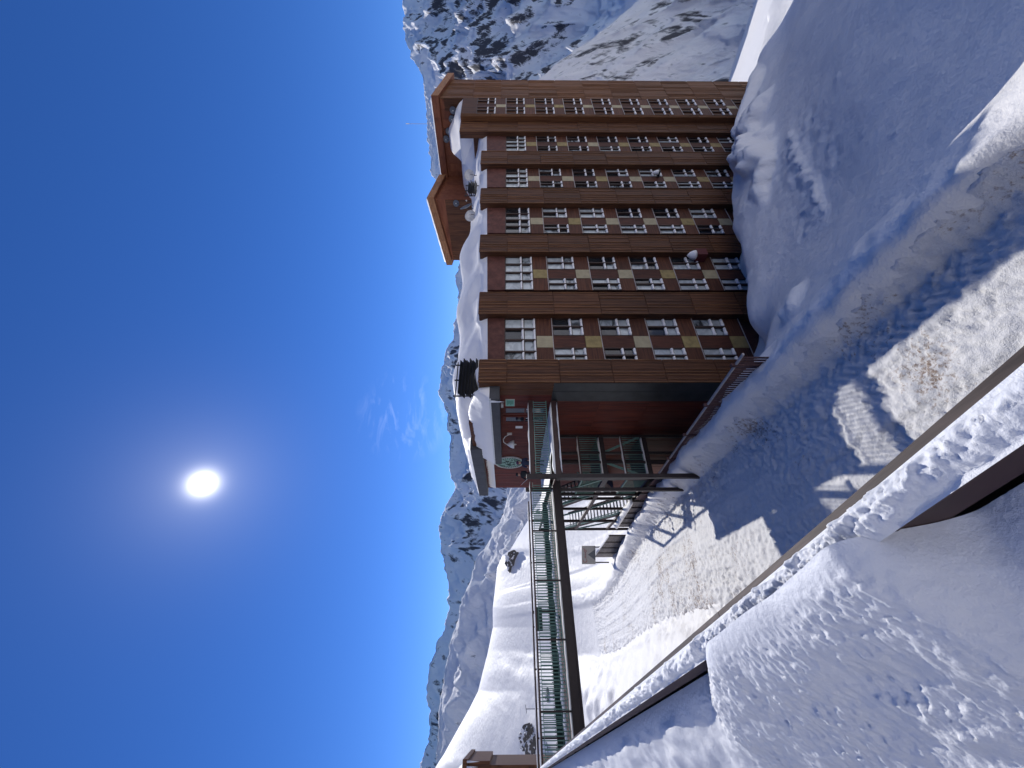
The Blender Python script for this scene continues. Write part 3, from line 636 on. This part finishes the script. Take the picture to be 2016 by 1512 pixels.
# ---------------- small fittings on the end wall
def walled(name, c, z, label, cat): o = placed(name, -1.44, c, z); tag(o, label, cat); return o
s_ = walled('notice_board', 1.5, -.34, 'square green notice board on the red wall left of the doors', 'sign')
MB().box(-.03,0,-.36,.36,0,.50).build('frame', M['flash'], s_); MB().box(-.036,-.03,-.32,.32,.03,.47).build('board', M['sign_green'], s_)
for k in range(6): MB().box(-.04,-.036,-.26,.1+.15*((k*37) % 3)/3,.09+.06*k,.115+.06*k).build('text_line', M['plaque_dark'], s_)
s_ = walled('emergency_light', 1.75, .28, 'small white box lamp under the canopy above the green board', 'lamp')
MB().box(-.09,0,-.17,.17,0,.13).build('housing', M['white'], s_)
s_ = walled('name_plate', 4.4, -.85, 'narrow white plate on the red wall beside the doors', 'sign'); MB().box(-.02,0,-.14,.14,0,.42).build('plate', M['white'], s_)
s_ = walled('wall_lamp', 5.9, -.1, 'white bell lamp on a curved arm on the red entrance wall', 'lamp')
MB().box(-.05,0,-.75,-.5,-.12,.18).build('mount', M['flash'], s_)
MB().tube([(-.06,-.6,.05),(-.2,-.6,.30),(-.32,-.45,.42),(-.42,-.25,.40),(-.46,-.06,.24),(-.46,.0,.14)], .022, 8).build('arm', M['white'], s_)
MB().tube([(-.46,0,.2),(-.46,0,.10),(-.46,.0,-.02),(-.46,0,-.16),(-.46,0,-.26)], [.03,.10,.19,.25,.26], 18).build('shade', M['white'], s_, True)
MB().tube([(-.46,0,-.26),(-.46,0,-.4)], [.06,.03], 8).build('bulb', M['dish_pale'], s_)
# round carved plaque
pq = walled('round_plaque', 9.93, -1.12, 'round pale green carved plaque with dark ornament on the red wall', 'plaque')
def ring(r0, r1, x0, x1, n=40):
    b3 = MB(); vs_ = []; fs_ = []
    for k in range(n):
        t_ = 2*math.pi*k/n; cs, sn = math.cos(t_), math.sin(t_)
        for r, x in ((r0,x0),(r1,x0),(r1,x1),(r0,x1)): vs_.append((x, r*cs, 1.05+r*sn))
    for k in range(n):
        for j in range(4): fs_.append((k*4+j, k*4+(j+1) % 4, ((k+1) % n)*4+(j+1) % 4, ((k+1) % n)*4+j))
    return b3.add(vs_, fs_)
ring(.001, .97, -.05, 0).build('disc', M['plaque'], pq); ring(.97, 1.05, -.08, .0).build('rim', M['dish_pale'], pq)
for k in range(30):
    t_ = 2*math.pi*k/30; r0 = .62+.06*(k % 3); r1 = .90
    MB().bar((-.06, r0*math.cos(t_), 1.05+r0*math.sin(t_)), (-.06, r1*math.cos(t_+.08), 1.05+r1*math.sin(t_+.08)), .05, .03).build('carving', M['plaque_dark'], pq)
for k in range(26):
    x = rr_.uniform(-.5,.5); z = 1.05+rr_.uniform(-.5,.5); t_ = rr_.uniform(0,3.1)
    MB().bar((-.06, x-.09*math.cos(t_), z-.09*math.sin(t_)), (-.06, x+.09*math.cos(t_), z+.09*math.sin(t_)), .05, .03).build('carving', M['plaque_dark'], pq)
# icicles at the canopy's near corner
ic = placed('icicle', -2.24, .05, .95); tag(ic, 'long white icicle hanging from the near corner of the canopy', 'icicle')
MB().tube([(0,0,0),(.0,.02,-.2),(0,.05,-.45),(0,.06,-.75)], [.07,.06,.035,.004], 8).build('ice', M['ice'], ic, True)
# boxes with snow hoods fixed to the facade
for (a, z, lb, red) in ((8.55,-12.4,'dark red box with a snow hood on the facade above the snowbank',1),(18.7,-11.9,'lump of snow on a small dark bracket of the facade',0)):
    o = placed('vent_box', a, -.06, z); tag(o, lb, 'vent')
    MB().box(-.30,.26,-.62,.0,-.35,.30).build('housing', M['red_box' if red else 'black'], o) if red else MB().box(-.2,.2,-.5,.0,-.1,.0).build('housing', M['black'], o)
    r0 = .42 if red else .24; h0 = .30 if red else .0
    MB().tube([(0,-.31,h0),(0,-.31,h0+.12),(.0,-.29,h0+.32),(0,-.27,h0+.5)], [r0*.75,r0*.7,r0*.5,r0*.1], 12).build('snow_hood', M['snow_soft'], o, True)

# ------------------------------------------------------------------ railings, shared by landing, bridge and stair
BAL = {}
def balusters(parent, p, q, z0, z1, sp, mt, r=.015):
    p = Vector(p); q = Vector(q); L = (q-p).length; n = max(2, int(L/sp)); h_ = z1-z0
    me = cached(('bal', round(h_,3), mt, r), lambda: MB().box(-r, r, -r, r, 0, h_).mesh('baluster', M[mt]))
    for k in range(n):
        x = p+(q-p)*((k+.5)/n); link('baluster', me, parent, (x.x, x.y, x.z+z0))
def rail_snow(parent, p, q, wd, hh, seed):
    p = Vector(p); q = Vector(q); d = (q-p); L = d.length; d.normalize(); s_ = Vector((-d.y, d.x, 0)).normalized(); n = max(4, int(L/.25)); vs_ = []; fs_ = []
    for k in range(n+1):
        c = p+d*(L*k/n); e = .55+.5*(math.sin(k*1.7+seed)*.5+.5)*abs(math.sin(k*.37+seed*2)); e *= (0.2 if k in (0, n) else 1); w2 = wd*(.8+.25*e)/2
        for (sx, hz) in ((-1,0),(-.85,.6),(0,1.0),(.85,.6),(1,0)): vs_.append(tuple(c+s_*w2*sx+Vector((0,0,hh*hz*e))))
    for k in range(n):
        for j in range(4): fs_.append((k*5+j, (k+1)*5+j, (k+1)*5+j+1, k*5+j+1))
        fs_.append((k*5+4, (k+1)*5+4, (k+1)*5, k*5))
    fs_ += [(0,1,2,3,4), tuple(n*5+j for j in (4,3,2,1,0))]
    return MB().add(vs_, fs_).build('snow_strip', M['snow_soft'], parent, True)
# ------------------------------------------------------------------ landing in front of the doors
DZ = -2.27
LD = placed('entrance_landing', -3.5, 4.0, DZ); tag(LD, 'wide timber landing with green railing in front of the red entrance', 'landing')
def lb(): return MB(off=(-3.5, 4.0, DZ))
def lv(a, c, z): return Vector((a+3.5, c-4.0, z-DZ))
for k in range(14): lb().box(-5.6+.296*k, -5.6+.296*(k+1)-.012, 1.42, 9.6, DZ-.06, DZ).build('plank', M['ply'], LD)
bm_ = lb().box(-5.68,-1.47,1.26,1.40,DZ-.31,DZ).build('front_beam', M['steel_brown'], LD)
lb().box(-5.66,-1.47,9.55,9.68,DZ-.31,DZ).build('beam', M['steel'], LD); lb().box(-5.68,-5.56,3.3,9.5,DZ-.31,DZ-.07).build('beam', M['steel'], LD)
for y in (3.4,5.5,7.5): lb().box(-5.5,-1.47,y-.08,y+.08,DZ-.28,DZ-.065).build('joist', M['steel'], LD)
hr = lb().box(-5.62,-1.47,1.24,1.34,-1.26,-1.06).build('handrail', M['steel_brown'], LD)
rail_snow(hr, lv(-5.55,1.29,-1.06), lv(-1.6,1.29,-1.06), .12, .07, 1)
lb().box(-5.6,-1.47,1.28,1.31,-2.03,-1.99).build('bottom_rail', M['green'], LD); lb().box(-5.6,-1.47,1.28,1.31,-1.34,-1.31).build('top_rail', M['green'], LD)
balusters(LD, lv(-5.55,1.295,DZ), lv(-1.5,1.295,DZ), .24, .96, .125, 'green')
# corner post, near post, inner posts
for (a, c, zt, zb, w_) in ((-5.66,1.33,-.86,-9.6,.2),(-5.62,3.42,-.9,-9.8,.17),(-1.6,9.4,-2.58,-12,.16)):
    lb().box(a-w_/2,a+w_/2,c-w_/2,c+w_/2,zb,zt).build('post', M['steel'], LD)
sp = rail_snow(LD, lv(-5.6,1.34,DZ+.0), lv(-1.6,1.34,DZ+.0), .26, .17, 4); rail_snow(LD, lv(-5.5,1.22,DZ-.31), lv(-1.6,1.22,DZ-.31), .1, .08, 2)
lb().box(-5.60,-1.47,1.18,1.26,DZ-.33,DZ-.31).build('ledge', M['steel'], LD)
# drifted snow on the boards
ax_ = np.linspace(-5.45,-1.6,40); cx_ = np.linspace(1.5,9.4,70); A3, C3 = np.meshgrid(ax_, cx_)
g_ = grid_mesh('landing_snow', A3+3.5, C3-4.0, .02+.16*np.clip(sm(-A3, 3.6, 5.2)+.5*fbm(A3, C3, 3), 0, 1.2), M['snow_soft'], LD)
# ------------------------------------------------------------------ footbridge
BO = Vector((-5.12, 19.97, DZ)); BR = math.atan2(-.679, -.734)
FB = empty('footbridge', BO, BR); tag(FB, 'long dark steel footbridge with green balusters and brown handrails', 'bridge')
BL = 11.6; BW = 2.3
for y, n_ in ((0,'near_beam'),(-BW,'far_beam')):
    MB().box(-.1,BL,y-.07,y+.07,-.42,-.36).box(-.1,BL,y-.02,y+.02,-.36,-.05).box(-.1,BL,y-.07,y+.07,-.05,.0).build(n_, M['steel'], FB)
for k in range(39): MB().box(.3*k, .3*k+.285, -BW+.08, -.08, -.05, .0).build('plank', M['ply'], FB)
for k in range(5): MB().box(.8+2.5*k,.92+2.5*k,-BW+.03,-.03,-.30,-.06).build('cross_beam', M['steel'], FB)
for s_, y in ((1, 0.0), (2, -BW)):
    h_ = MB().box(-.05,BL,y-.06,y+.06,1.10,1.165).build('handrail', M['steel_brown'], FB); rail_snow(h_, (0,y,1.165), (BL,y,1.165), .11, .045, s_)
    MB().box(0,BL,y-.012,y+.012,1.01,1.03).build('top_rail', M['green'], FB); MB().box(0,BL,y-.012,y+.012,.10,.13).build('bottom_rail', M['green'], FB)
    balusters(FB, (.1,y,0), (BL-.05,y,0), .12, 1.02, .118, 'green', .015)
    for k in range(6):
        x = .35+2.18*k+(.7 if y < 0 else 0); MB().box(x-.03,x+.03,y-.03,y+.03,-.05,1.10).build('post', M['steel'], FB)
# wire mesh along the foot of the far railing, snow caught in it
mw = MB(); z0, z1 = .02, .42
for k in range(int(BL/.075)):
    x = .075*k; mw.bar((x,-BW-.03,z0),(x+.25,-BW-.03,z1),.012,.012); mw.bar((x+.25,-BW-.03,z0),(x,-BW-.03,z1),.012,.012)
o = mw.build('wire_mesh', M['green_dark'], FB); o['kind'] = 'stuff'
MB().box(.0,BL,-BW-.07,-BW-.05,.0,.36).build('kick_board', M['green_dark'], FB)
rail_snow(FB, (.1,-BW+.25,0), (BL,-BW+.25,0), .45, .16, 7); rail_snow(FB, (.1,-.12,0), (BL,-.12,0), .2, .07, 3)
bx_ = empty('rail_box', Vector(BO)+Matrix.Rotation(BR, 3, 'Z') @ Vector((5.75,-BW-.0,.72)), BR); tag(bx_, 'black green box hung on the far railing of the footbridge', 'box')
MB().box(-.45,.45,.04,.22,.0,.30).build('body', M['green_dark'], bx_); MB().box(-.47,.47,.03,.24,.30,.33).build('lid', M['black'], bx_); MB().box(-.3,-.26,-.03,.04,.28,.42).box(.26,.3,-.03,.04,.28,.42).build('hook', M['black'], bx_)
# ------------------------------------------------------------------ open stair tower beside the end wall
ST = placed('external_stair', -2.9, 8, -9.0); tag(ST, 'open steel stair tower with green railings under the landing', 'staircase')
def sb(): return MB(off=(-2.9, 8.0, -9.0))
def sv(a, c, z): return Vector((a+2.9, c-8.0, z+9.0))
for (a, c, w_) in ((-1.55,5.5,.16),(-2.66,5.5,.14),(-3.28,5.5,.16),(-4.25,5.5,.2),(-4.3,8.32,.2),(-4.3,9.3,.16),(-4.3,11.7,.16),(-4.3,15.15,.18),(-4.3,17.9,.18)):
    sb().box(a-w_/2,a+w_/2,c-w_/2,c+w_/2,-11.8,-2.6).build('post', M['steel'], ST)
for zf in (-5.62, -8.30):
    fl = sb().box(-4.3,-1.5,5.45,8.4,zf-.30,zf).build('platform', M['steel'], ST); rail_snow(fl, sv(-4.2,5.55,zf), sv(-1.6,5.55,zf), .3, .12, zf)
    sb().box(-4.36,-4.24,8.4,17.9,zf-.26,zf-.02).build('beam', M['steel_brown'], ST)
    h_ = sb().box(-4.28,-1.5,5.40,5.50,zf+1.24,zf+1.34).build('handrail', M['steel_brown'], ST); rail_snow(h_, sv(-4.25,5.44,zf+1.34), sv(-1.6,5.44,zf+1.34), .16, .09, zf+2)
    sb().box(-4.28,-1.5,5.44,5.47,zf+.12,zf+.15).build('bottom_rail', M['green'], ST)
    balusters(ST, sv(-4.2,5.455,zf), sv(-1.55,5.455,zf), .12, 1.26, .14, 'green')
    balusters(ST, sv(-4.3,5.6,zf), sv(-4.3,8.3,zf), .12, 1.26, .16, 'green'); sb().box(-4.34,-4.26,5.6,8.3,zf+1.24,zf+1.32).build('handrail', M['green'], ST)
# flights beyond the platforms, stringers, treads and braces
for (za, zb, ca, cb_, a0, a1) in ((-5.62,-2.4,8.5,13.2,-4.25,-2.9),(-8.3,-5.62,13.4,8.6,-2.7,-1.6),(-11.0,-8.3,9.0,13.6,-4.25,-2.9),(-8.3,-5.2,13.5,17.7,-4.25,-3.0)):
    for a in (a0, a1): sb().bar((a, ca, za-.1), (a, cb_, zb-.1), .08, .30).build('stringer', M['steel_brown'], ST)
    sb().bar((a0-.02, ca, za+.95), (a0-.02, cb_, zb+.95), .05, .07).build('handrail', M['green'], ST)
    sb().hexa([(a0-.03,ca,za+.15),(a0+.0,ca,za+.15),(a0+.0,cb_,zb+.15),(a0-.03,cb_,zb+.15),(a0-.03,ca,za+.62),(a0+.0,ca,za+.62),(a0+.0,cb_,zb+.62),(a0-.03,cb_,zb+.62)]).build('railing_panel', M['green'], ST)
    n = 15
    for k in range(n):
        t_ = (k+.5)/n; y = ca+(cb_-ca)*t_; z = za+(zb-za)*t_; sb().box(a0+.05,a1-.05,y-.13,y+.13,z-.03,z+.02).build('tread', M['steel'], ST)
for (p, q) in (((-4.3,5.6,-5.5),(-4.3,8.2,-3.0)),((-4.3,8.4,-5.7),(-4.3,11.6,-2.7)),((-4.3,11.8,-5.7),(-4.3,15.0,-2.8)),((-4.2,5.5,-8.2),(-3.3,5.5,-5.9)),((-1.6,5.5,-8.2),(-2.6,5.5,-5.9)),((-4.3,8.4,-8.4),(-4.3,11.6,-5.8)),((-4.3,15.3,-8.4),(-4.3,17.8,-5.8))):
    sb().bar(p, q, .09, .12).build('brace', M['green'], ST)
sb().box(-4.36,-4.24,8.3,18.0,-2.75,-2.58).build('beam', M['steel'], ST)
# ------------------------------------------------------------------ fence along the ramp
def ga(a, c): return float(ground(np.array([[a]]), np.array([[c]]))[0,0])
FN = placed('ramp_fence', -4.6, -1.2, -8.9); tag(FN, 'dark vertical slat fence sloping along the ramp beside the hotel', 'fence')
def fb(): return MB(off=(-4.6,-1.2,-8.9))
def ftop(c): return -7.5-.073*(c+6.65)
sl_ = cached('slat', lambda: MB().box(-.012,.012,-.038,.038,-1.55,-.05).mesh('slat', M['ply']))
for k in range(int(11.0/.135)):
    c = -6.6+.135*k; link('slat', sl_, FN, (0, c+1.2, ftop(c)+8.9))
fb().bar((-4.6,-6.8,ftop(-6.8)),(-4.6,4.4,ftop(4.4)),.07,.06).build('top_rail', M['flash'], FN)
fb().bar((-4.56,-2.0,ftop(-2)-1.0),(-4.56,4.4,ftop(4.4)-1.0),.05,.06).build('mid_rail', M['weathered'], FN)
for c in (-6.2,-3.6,-1.0,1.7,4.3): fb().box(-4.66,-4.56,c-.05,c+.05,ftop(c)-2.2,ftop(c)+.16).build('post', M['ply'], FN)
for (c0, c1, zt0, zt1, dh, mt_, lb_, n) in ((4.45,8.5,-8.28,-8.2,1.75,'ply','smooth dark plywood fence below the stair tower',3),(8.75,15.86,-8.16,-8.74,1.7,'weathered','weathered grey board fence topped with snow below the stair tower',5),(18.78,29.6,-8.82,-9.46,2.2,'weathered','grey board fence carrying the sign at the end of the road',4)):
    o = placed('board_fence', -4.6, c0, zt0-dh); tag(o, lb_, 'fence'); z_ = zt0-dh
    for k in range(n):
        y0 = (c1-c0)*k/n; y1 = (c1-c0)*(k+1)/n-.03; ta = zt0+(zt1-zt0)*k/n-z_; tb = zt0+(zt1-zt0)*(k+1)/n-z_
        for j in range(5):
            za = -.3+(ta+.3)*j/5; zb = -.3+(ta+.3)*(j+1)/5-.015; dz_ = tb-ta; x0 = -.02-.015*rr_.random()
            MB().hexa([(x0,y0,za),(.03,y0,za),(.03,y1,za+dz_),(x0,y1,za+dz_),(x0,y0,zb),(.03,y0,zb),(.03,y1,zb+dz_),(x0,y1,zb+dz_)]).build('board', M[mt_], o)
        MB().box(-.10,-.03,y0-.06,y0+.06,-.6,ta+.05).build('post', M['steel'], o)
    if mt_ == 'weathered': rail_snow(o, (0,.1,zt0-z_), (0,c1-c0,zt1-z_), .45 if c0 < 10 else .2, .35 if c0 < 10 else .12, c0)
SG = placed('sign_board', -4.75, 27.4, -9.75); tag(SG, 'grey sign board with red lettering at the end of the road fence', 'sign'); SG.rotation_euler = (0,0,TH-.55)
MB().box(-.95,.95,-.04,.0,.55,2.0).build('board', M['board_grey'], SG)
for x in (-.8,.8): MB().box(x-.05,x+.05,.0,.08,-.9,1.9).build('post', M['steel'], SG)
MB().add([(-.55,-.046,.56),(.62,-.046,.56),(.05,-.046,1.35)],[(0,1,2)]).build('mountain_mark', M['dish_grey'], SG)
def stroke(pts): MB().tube([(x, -.05, z) for x, z in pts], .022, 6).build('lettering', M['letter_red'], SG)
def arc(cx, cz, r, t0, t1, n=9): return [(cx+r*math.cos(math.radians(t0+(t1-t0)*k/n)), cz+r*1.2*math.sin(math.radians(t0+(t1-t0)*k/n))) for k in range(n+1)]
stroke(arc(-.58, 1.66, .17, 50, 320)); stroke(arc(.42, 1.62, .10, 0, 350, 12)); stroke([(.52,1.62),(.70,1.82)])
for k in range(4): stroke([(-.32+.16*k,1.54),(-.28+.16*k,1.72),(-.22+.16*k,1.56)])
# ------------------------------------------------------------------ two people on the landing
M['cloth_dark'] = simple('cloth_dark', (.014,.017,.022), .8); M['cloth_navy'] = simple('cloth_navy', (.02,.028,.06), .8); M['skin'] = simple('skin', (.45,.25,.18), .5, var=.08)
M['helmet'] = simple('helmet', (.10,.03,.07), .15, .6, var=.05); M['pole_metal'] = simple('pole_metal', (.55,.58,.6), .35, .5, .6, .05); M['goggle'] = simple('goggle', (.03,.02,.035), .08, .8, var=.1)
def person(a, c, yaw, label, coat, legs, helmet, pole):
    o = placed('person', a, c, DZ+.03); o.rotation_euler = (0,0,TH+yaw); tag(o, label, 'person')
    J = dict(pel=(0,0,.95), ch=(0,.02,1.22), nk=(0,.01,1.46), hd=(0,-.02,1.60), top=(0,-.01,1.70), sl=(.19,.02,1.40), sr=(-.19,.02,1.40), el=(.27,-.06,1.13), er=(-.26,-.08,1.14), wl=(.22,-.28,1.02), wr=(-.2,-.30,1.05), hl=(.2,-.35,1.03), hr=(-.18,-.37,1.06),
      jl=(.10,0,.90), jr=(-.10,0,.90), kl=(.13,-.03,.50), kr=(-.12,-.04,.50), al=(.13,.03,.09), ar=(-.13,.02,.09), tl=(.14,-.16,.05), tr=(-.14,-.17,.05))
    R = dict(pel=.16, ch=.17, nk=.075, hd=.105, top=.07, sl=.09, sr=.09, el=.07, er=.07, wl=.05, wr=.05, hl=.045, hr=.045, jl=.11, jr=.11, kl=.085, kr=.085, al=.065, ar=.065, tl=.05, tr=.05)
    E_ = [('pel','ch'),('ch','nk'),('nk','hd'),('hd','top'),('ch','sl'),('ch','sr'),('sl','el'),('sr','er'),('el','wl'),('er','wr'),('wl','hl'),('wr','hr'),('pel','jl'),('pel','jr'),('jl','kl'),('jr','kr'),('kl','al'),('kr','ar'),('al','tl'),('ar','tr')]
    ks = list(J); me = bpy.data.meshes.new('body'); me.from_pydata([J[k] for k in ks], [(ks.index(a_), ks.index(b2)) for a_, b2 in E_], [])
    bo = link('body', me, o); md = bo.modifiers.new('skin', 'SKIN'); 
    sk = me.skin_vertices[0].data if me.skin_vertices else None
    if sk is None:
        bm = bmesh.new(); bm.from_mesh(me); bm.verts.layers.skin.verify(); bm.to_mesh(me); bm.free(); sk = me.skin_vertices[0].data
    for i, k in enumerate(ks): sk[i].radius = (R[k], R[k]*.85); sk[i].use_root = (k == 'pel')
    sd = bo.modifiers.new('sub', 'SUBSURF'); sd.levels = 1; sd.render_levels = 1
    dg = bpy.context.evaluated_depsgraph_get(); dg.update(); m2 = bpy.data.meshes.new_from_object(bo.evaluated_get(dg)); bo.modifiers.clear(); bo.data = m2; m2.name = 'body'
    m2.materials.clear(); [m2.materials.append(M[x]) for x in (coat, legs, 'skin')]
    for p in m2.polygons:
        z = p.center.z; p.use_smooth = True; p.material_index = 2 if (z > 1.47 or (abs(p.center.y) > .31 and z > .9)) else (1 if z < .88 else 0)
    # face, hair or helmet
    MB().box(-.075,.075,-.135,-.07,1.60,1.655).build('goggles', M['goggle'], o)
    MB().hexa([(-.018,-.15,1.55),(.018,-.15,1.55),(.014,-.10,1.55),(-.014,-.10,1.55),(-.008,-.125,1.60),(.008,-.125,1.60),(.008,-.10,1.60),(-.008,-.10,1.60)]).build('nose', M['skin'], o)
    MB().box(-.03,.03,-.125,-.10,1.512,1.522).build('mouth', M['letter_red'], o)
    b3 = MB(); vs_ = []; fs_ = []; n = 14
    for i in range(6):
        f_ = math.pi/2*i/5.0; rr = .135*math.cos(f_*.98); zz = 1.63+.13*math.sin(f_)
        for k in range(n): t_ = 2*math.pi*k/n; vs_.append((rr*math.cos(t_)*.95, rr*math.sin(t_)*1.08, zz))
    for i in range(5):
        for k in range(n): fs_.append((i*n+k, i*n+(k+1) % n, (i+1)*n+(k+1) % n, (i+1)*n+k))
    fs_.append(tuple(range(n))[::-1]); b3.add(vs_, fs_); b3.build('helmet' if helmet else 'headband_cap', M['helmet' if helmet else 'cloth_dark'], o, True)
    if pole:
        pw = Matrix.Rotation(TH+yaw, 3, 'Z')
        po = empty('ski_pole', o.location+pw @ Vector((-.18,-.37,1.08)), TH+yaw); tag(po, 'light ski pole held slanting by the person in black', 'ski pole')
        MB().tube([(-.35,-.02,.33),(.45,.0,-.42)], .011, 8).build('shaft', M['pole_metal'], po); MB().tube([(.42,.0,-.392),(.45,0,-.42)], .045, 10).build('basket', M['black'], po); MB().tube([(-.42,-.02,.395),(-.33,-.02,.31)], .02, 8).build('grip', M['letter_red'], po)
person(-3.0, 6.2, -.6, 'person in dark blue clothes and shiny plum helmet on the landing', 'cloth_navy', 'cloth_dark', True, False)
person(-3.1, 8.0, -.9, 'person in black jacket holding a ski pole before the round plaque', 'cloth_dark', 'cloth_dark', False, True)
# ------------------------------------------------------------------ lodge at the left edge
LG = empty('lodge', (-24.1, 24.6, -9.0), math.radians(40)); tag(LG, 'red brown timber lodge with icicles at the left edge of the view', 'building')
MB().box(-6,-.2,.1,7,0,10.2).build('wall', M['siding'], LG); MB().box(-6.2,0,0,7.1,10.2,11.6).build('upper_wall', M['siding'], LG)
for k in range(5): MB().box(-1.2*(k+1)+.02,-1.2*k-.02,-.06,0,10.25,11.55).build('panel', M['siding'], LG)
MB().box(-6.4,.10,-.35,7.3,11.6,11.9).build('roof', M['siding'], LG); MB().box(-6.45,.12,-.42,-.35,11.6,11.88).build('fascia_board', M['siding'], LG)
for lv_ in (0, 1):
    for k in range(4):
        x = -1.35-1.3*k; z = 6.0+2.0*lv_; w_ = MB().box(x,x+.9,.02,.1,z,z+1.3).build('window', M['frame'], LG); MB().box(x+.08,x+.82,.0,.02,z+.1,z+1.2).build('pane', M['pane_dark'], w_); MB().box(x-.05,x+.95,-.12,.02,z-.1,z-.02).build('sill', M['flash'], w_)
        MB().box(x-.2,x+1.05,-.03,.1,z+1.4,z+1.7).build('beam', M['siding'], LG)
for k in range(12):
    x = .0-.24*k; h_ = rr_.uniform(.35,1.0); MB().tube([(x,-.40,11.62),(x,-.41,11.62-h_*.5),(x,-.41,11.62-h_)], [.06,.035,.004], 6).build('icicle', M['ice'], LG, True)
A3, C3 = np.meshgrid(np.linspace(-6.4,.06,50), np.linspace(-.35,7.2,50))
g_ = grid_mesh('roof_snow', A3, C3, 11.9+1.2*sm(-A3, -.06, 1.4)*sm(C3, -.4, .5)*(1+.1*fbm(A3, C3, 2)), M['snow_soft'], LG)
# lift posts and a sagging snow fence on the hill
for (u, y, h_, lb_) in ((-640,60,3.0,'thin slanted marker post near the rocks on the left hill'),(-672,56,2.6,'marker post with crossbar between the hill rocks and the lodge'),(-716,52,3.0,'tall marker post with crossbar right above the lodge roof')):
    x = u/757*y; z = gz(x, y); o = empty('marker_post', (x, y, z), .4); tag(o, lb_, 'post')
    MB().tube([(0,0,-.4),(.0,0,h_)], .045, 8).build('pole', M['black'], o); MB().bar((-.55,0,h_-.1),(.55,0,h_+.05),.07,.07).build('crossbar', M['black'], o)

# ------------------------------------------------------------------ terrace railing below the camera
TRZ = -1.10
TF = empty('terrace_railing', (T0[0], T0[1], TRZ-1.1), math.atan2(TR[1], TR[0])); tag(TF, 'long brown handrail with snow running down the terrace edge', 'railing')
L0, L1 = -3.0, 17.7
def tb(): return MB(off=(0,0,-1.1))
for k in range(9):
    x0 = -2.3*0+L0+2.3*k; x1 = min(x0+2.295, L1); hrp = tb().box(x0,x1,-.124,-.0,-.05,.0).build('handrail_board', M['rail_wood'], TF)
tb().box(L0,L1,-.118,-.006,-.16,-.052).build('rail_beam', M['steel_brown'], TF)
for k in range(12): x = L0+.9+1.75*k; tb().box(x-.03,x+.03,-.09,-.03,-1.1,-.16).build('post', M['steel'], TF)
tb().box(L0,L1,-.08,-.04,-1.0,-.94).build('bottom_rail', M['steel'], TF)
for k in range(12): x = L0+.9+1.75*k; tb().box(x-1.71,x-.04,-.066,-.054,-.93,-.165).build('sun_block_panel', M['dark_metal'], TF)  # solid panels added to keep sun from passing under the rail onto the snow
def fine_axis(): return axis([(-1.5,-.2,.05),(-.2,2.6,.0065),(2.6,5,.02),(5,17.6,.07)])
S_ = fine_axis(); Q_ = axis([(-.098,.02,.006)]); SS, QQ = np.meshgrid(S_, Q_)
prof_ = np.sqrt(np.clip(1-((QQ+.040+.012*fbm(SS*8, QQ*8, 3, s=33))/(.046+.012*fbm(SS*6, QQ*0, 3, s=35)))**2, 0, 1)); edge_n = .5+.5*np.tanh(3*fbm(SS*4.5, QQ*6, 3, s=3)+1.2)
hz_ = prof_*(.042+.030*fbm(SS*5, QQ*9, 4, s=1)+.022*fbm(SS*26, QQ*26, 4, .6, 7))*edge_n*(.55+.45*sm(SS, -.4, .2))*(1+.35*sm(SS, .2, .5)*(1-sm(SS, 1.6, 2.2)))
o = grid_mesh('rail_snow', SS, QQ, np.maximum(hz_, -.004), M['snow_near']); o.location = (T0[0], T0[1], TRZ+.001); o.rotation_euler = (0,0,math.atan2(TR[1], TR[0]))
tag(o, 'ribbon of crusted snow lying on the brown terrace handrail', 'snow', kind='stuff')
# snow heaped on the terrace
Q2 = axis([(-.004,.75,.0068),(.75,1.6,.02),(1.6,3.2,.1)]); SS, QQ = np.meshgrid(S_, Q2)
Dr = sm(SS+.10*fbm(SS*3, QQ*3, 2, s=4), .30, .52)*(1-sm(SS-.9*QQ+.12*fbm(SS*2, QQ*2, 2, s=9), 1.65, 2.5))
zt = -.195-.05*QQ-1.05*QQ**2/(1+.5*QQ)+.275*Dr*(1-sm(QQ, .02, .62)**.8)*(1+.10*fbm(SS*2.5, QQ*2.5, 2, s=2))
crust = sm(QQ, .03, .12)*(1-sm(QQ, .40, .62))*sm(SS, .35, .6)*(1-sm(SS, 2.2, 3))
lump = np.clip(fbm(SS*24+1.2*fbm(SS*6, QQ*6, 2), QQ*28, 3, .55, 5)+.12, -.12, 1)
zt = zt+crust*(.4+.9*sm(fbm(SS*3, QQ*4, 2, s=51), -.25, .3))*.018*lump+.008*fbm(SS*36, QQ*36, 3, .6, 1)*(.25+crust)+.06*fbm(SS*1.6, QQ*2.2, 3, s=6)*sm(QQ, .05, .3)+.03*fbm(SS*4+QQ*2, QQ*6, 2, s=15)*sm(QQ, .06, .25)
o = grid_mesh('terrace_snow', SS, QQ, zt, M['snow_near']); o.location = (T0[0], T0[1], TRZ); o.rotation_euler = (0,0,math.atan2(TR[1], TR[0]))
tag(o, 'crusty wind blown snow heaped on the terrace inside the handrail', 'snow', kind='stuff')
fo = MB().box(-3.0,17.6,-.10,4.2,-9.0,-1.12).build('terrace_floor', M['grey_fascia']); fo.location = (T0[0], T0[1], TRZ); fo.rotation_euler = (0,0,math.atan2(TR[1], TR[0])); tag(fo, 'terrace under the snow', 'terrace', kind='structure')
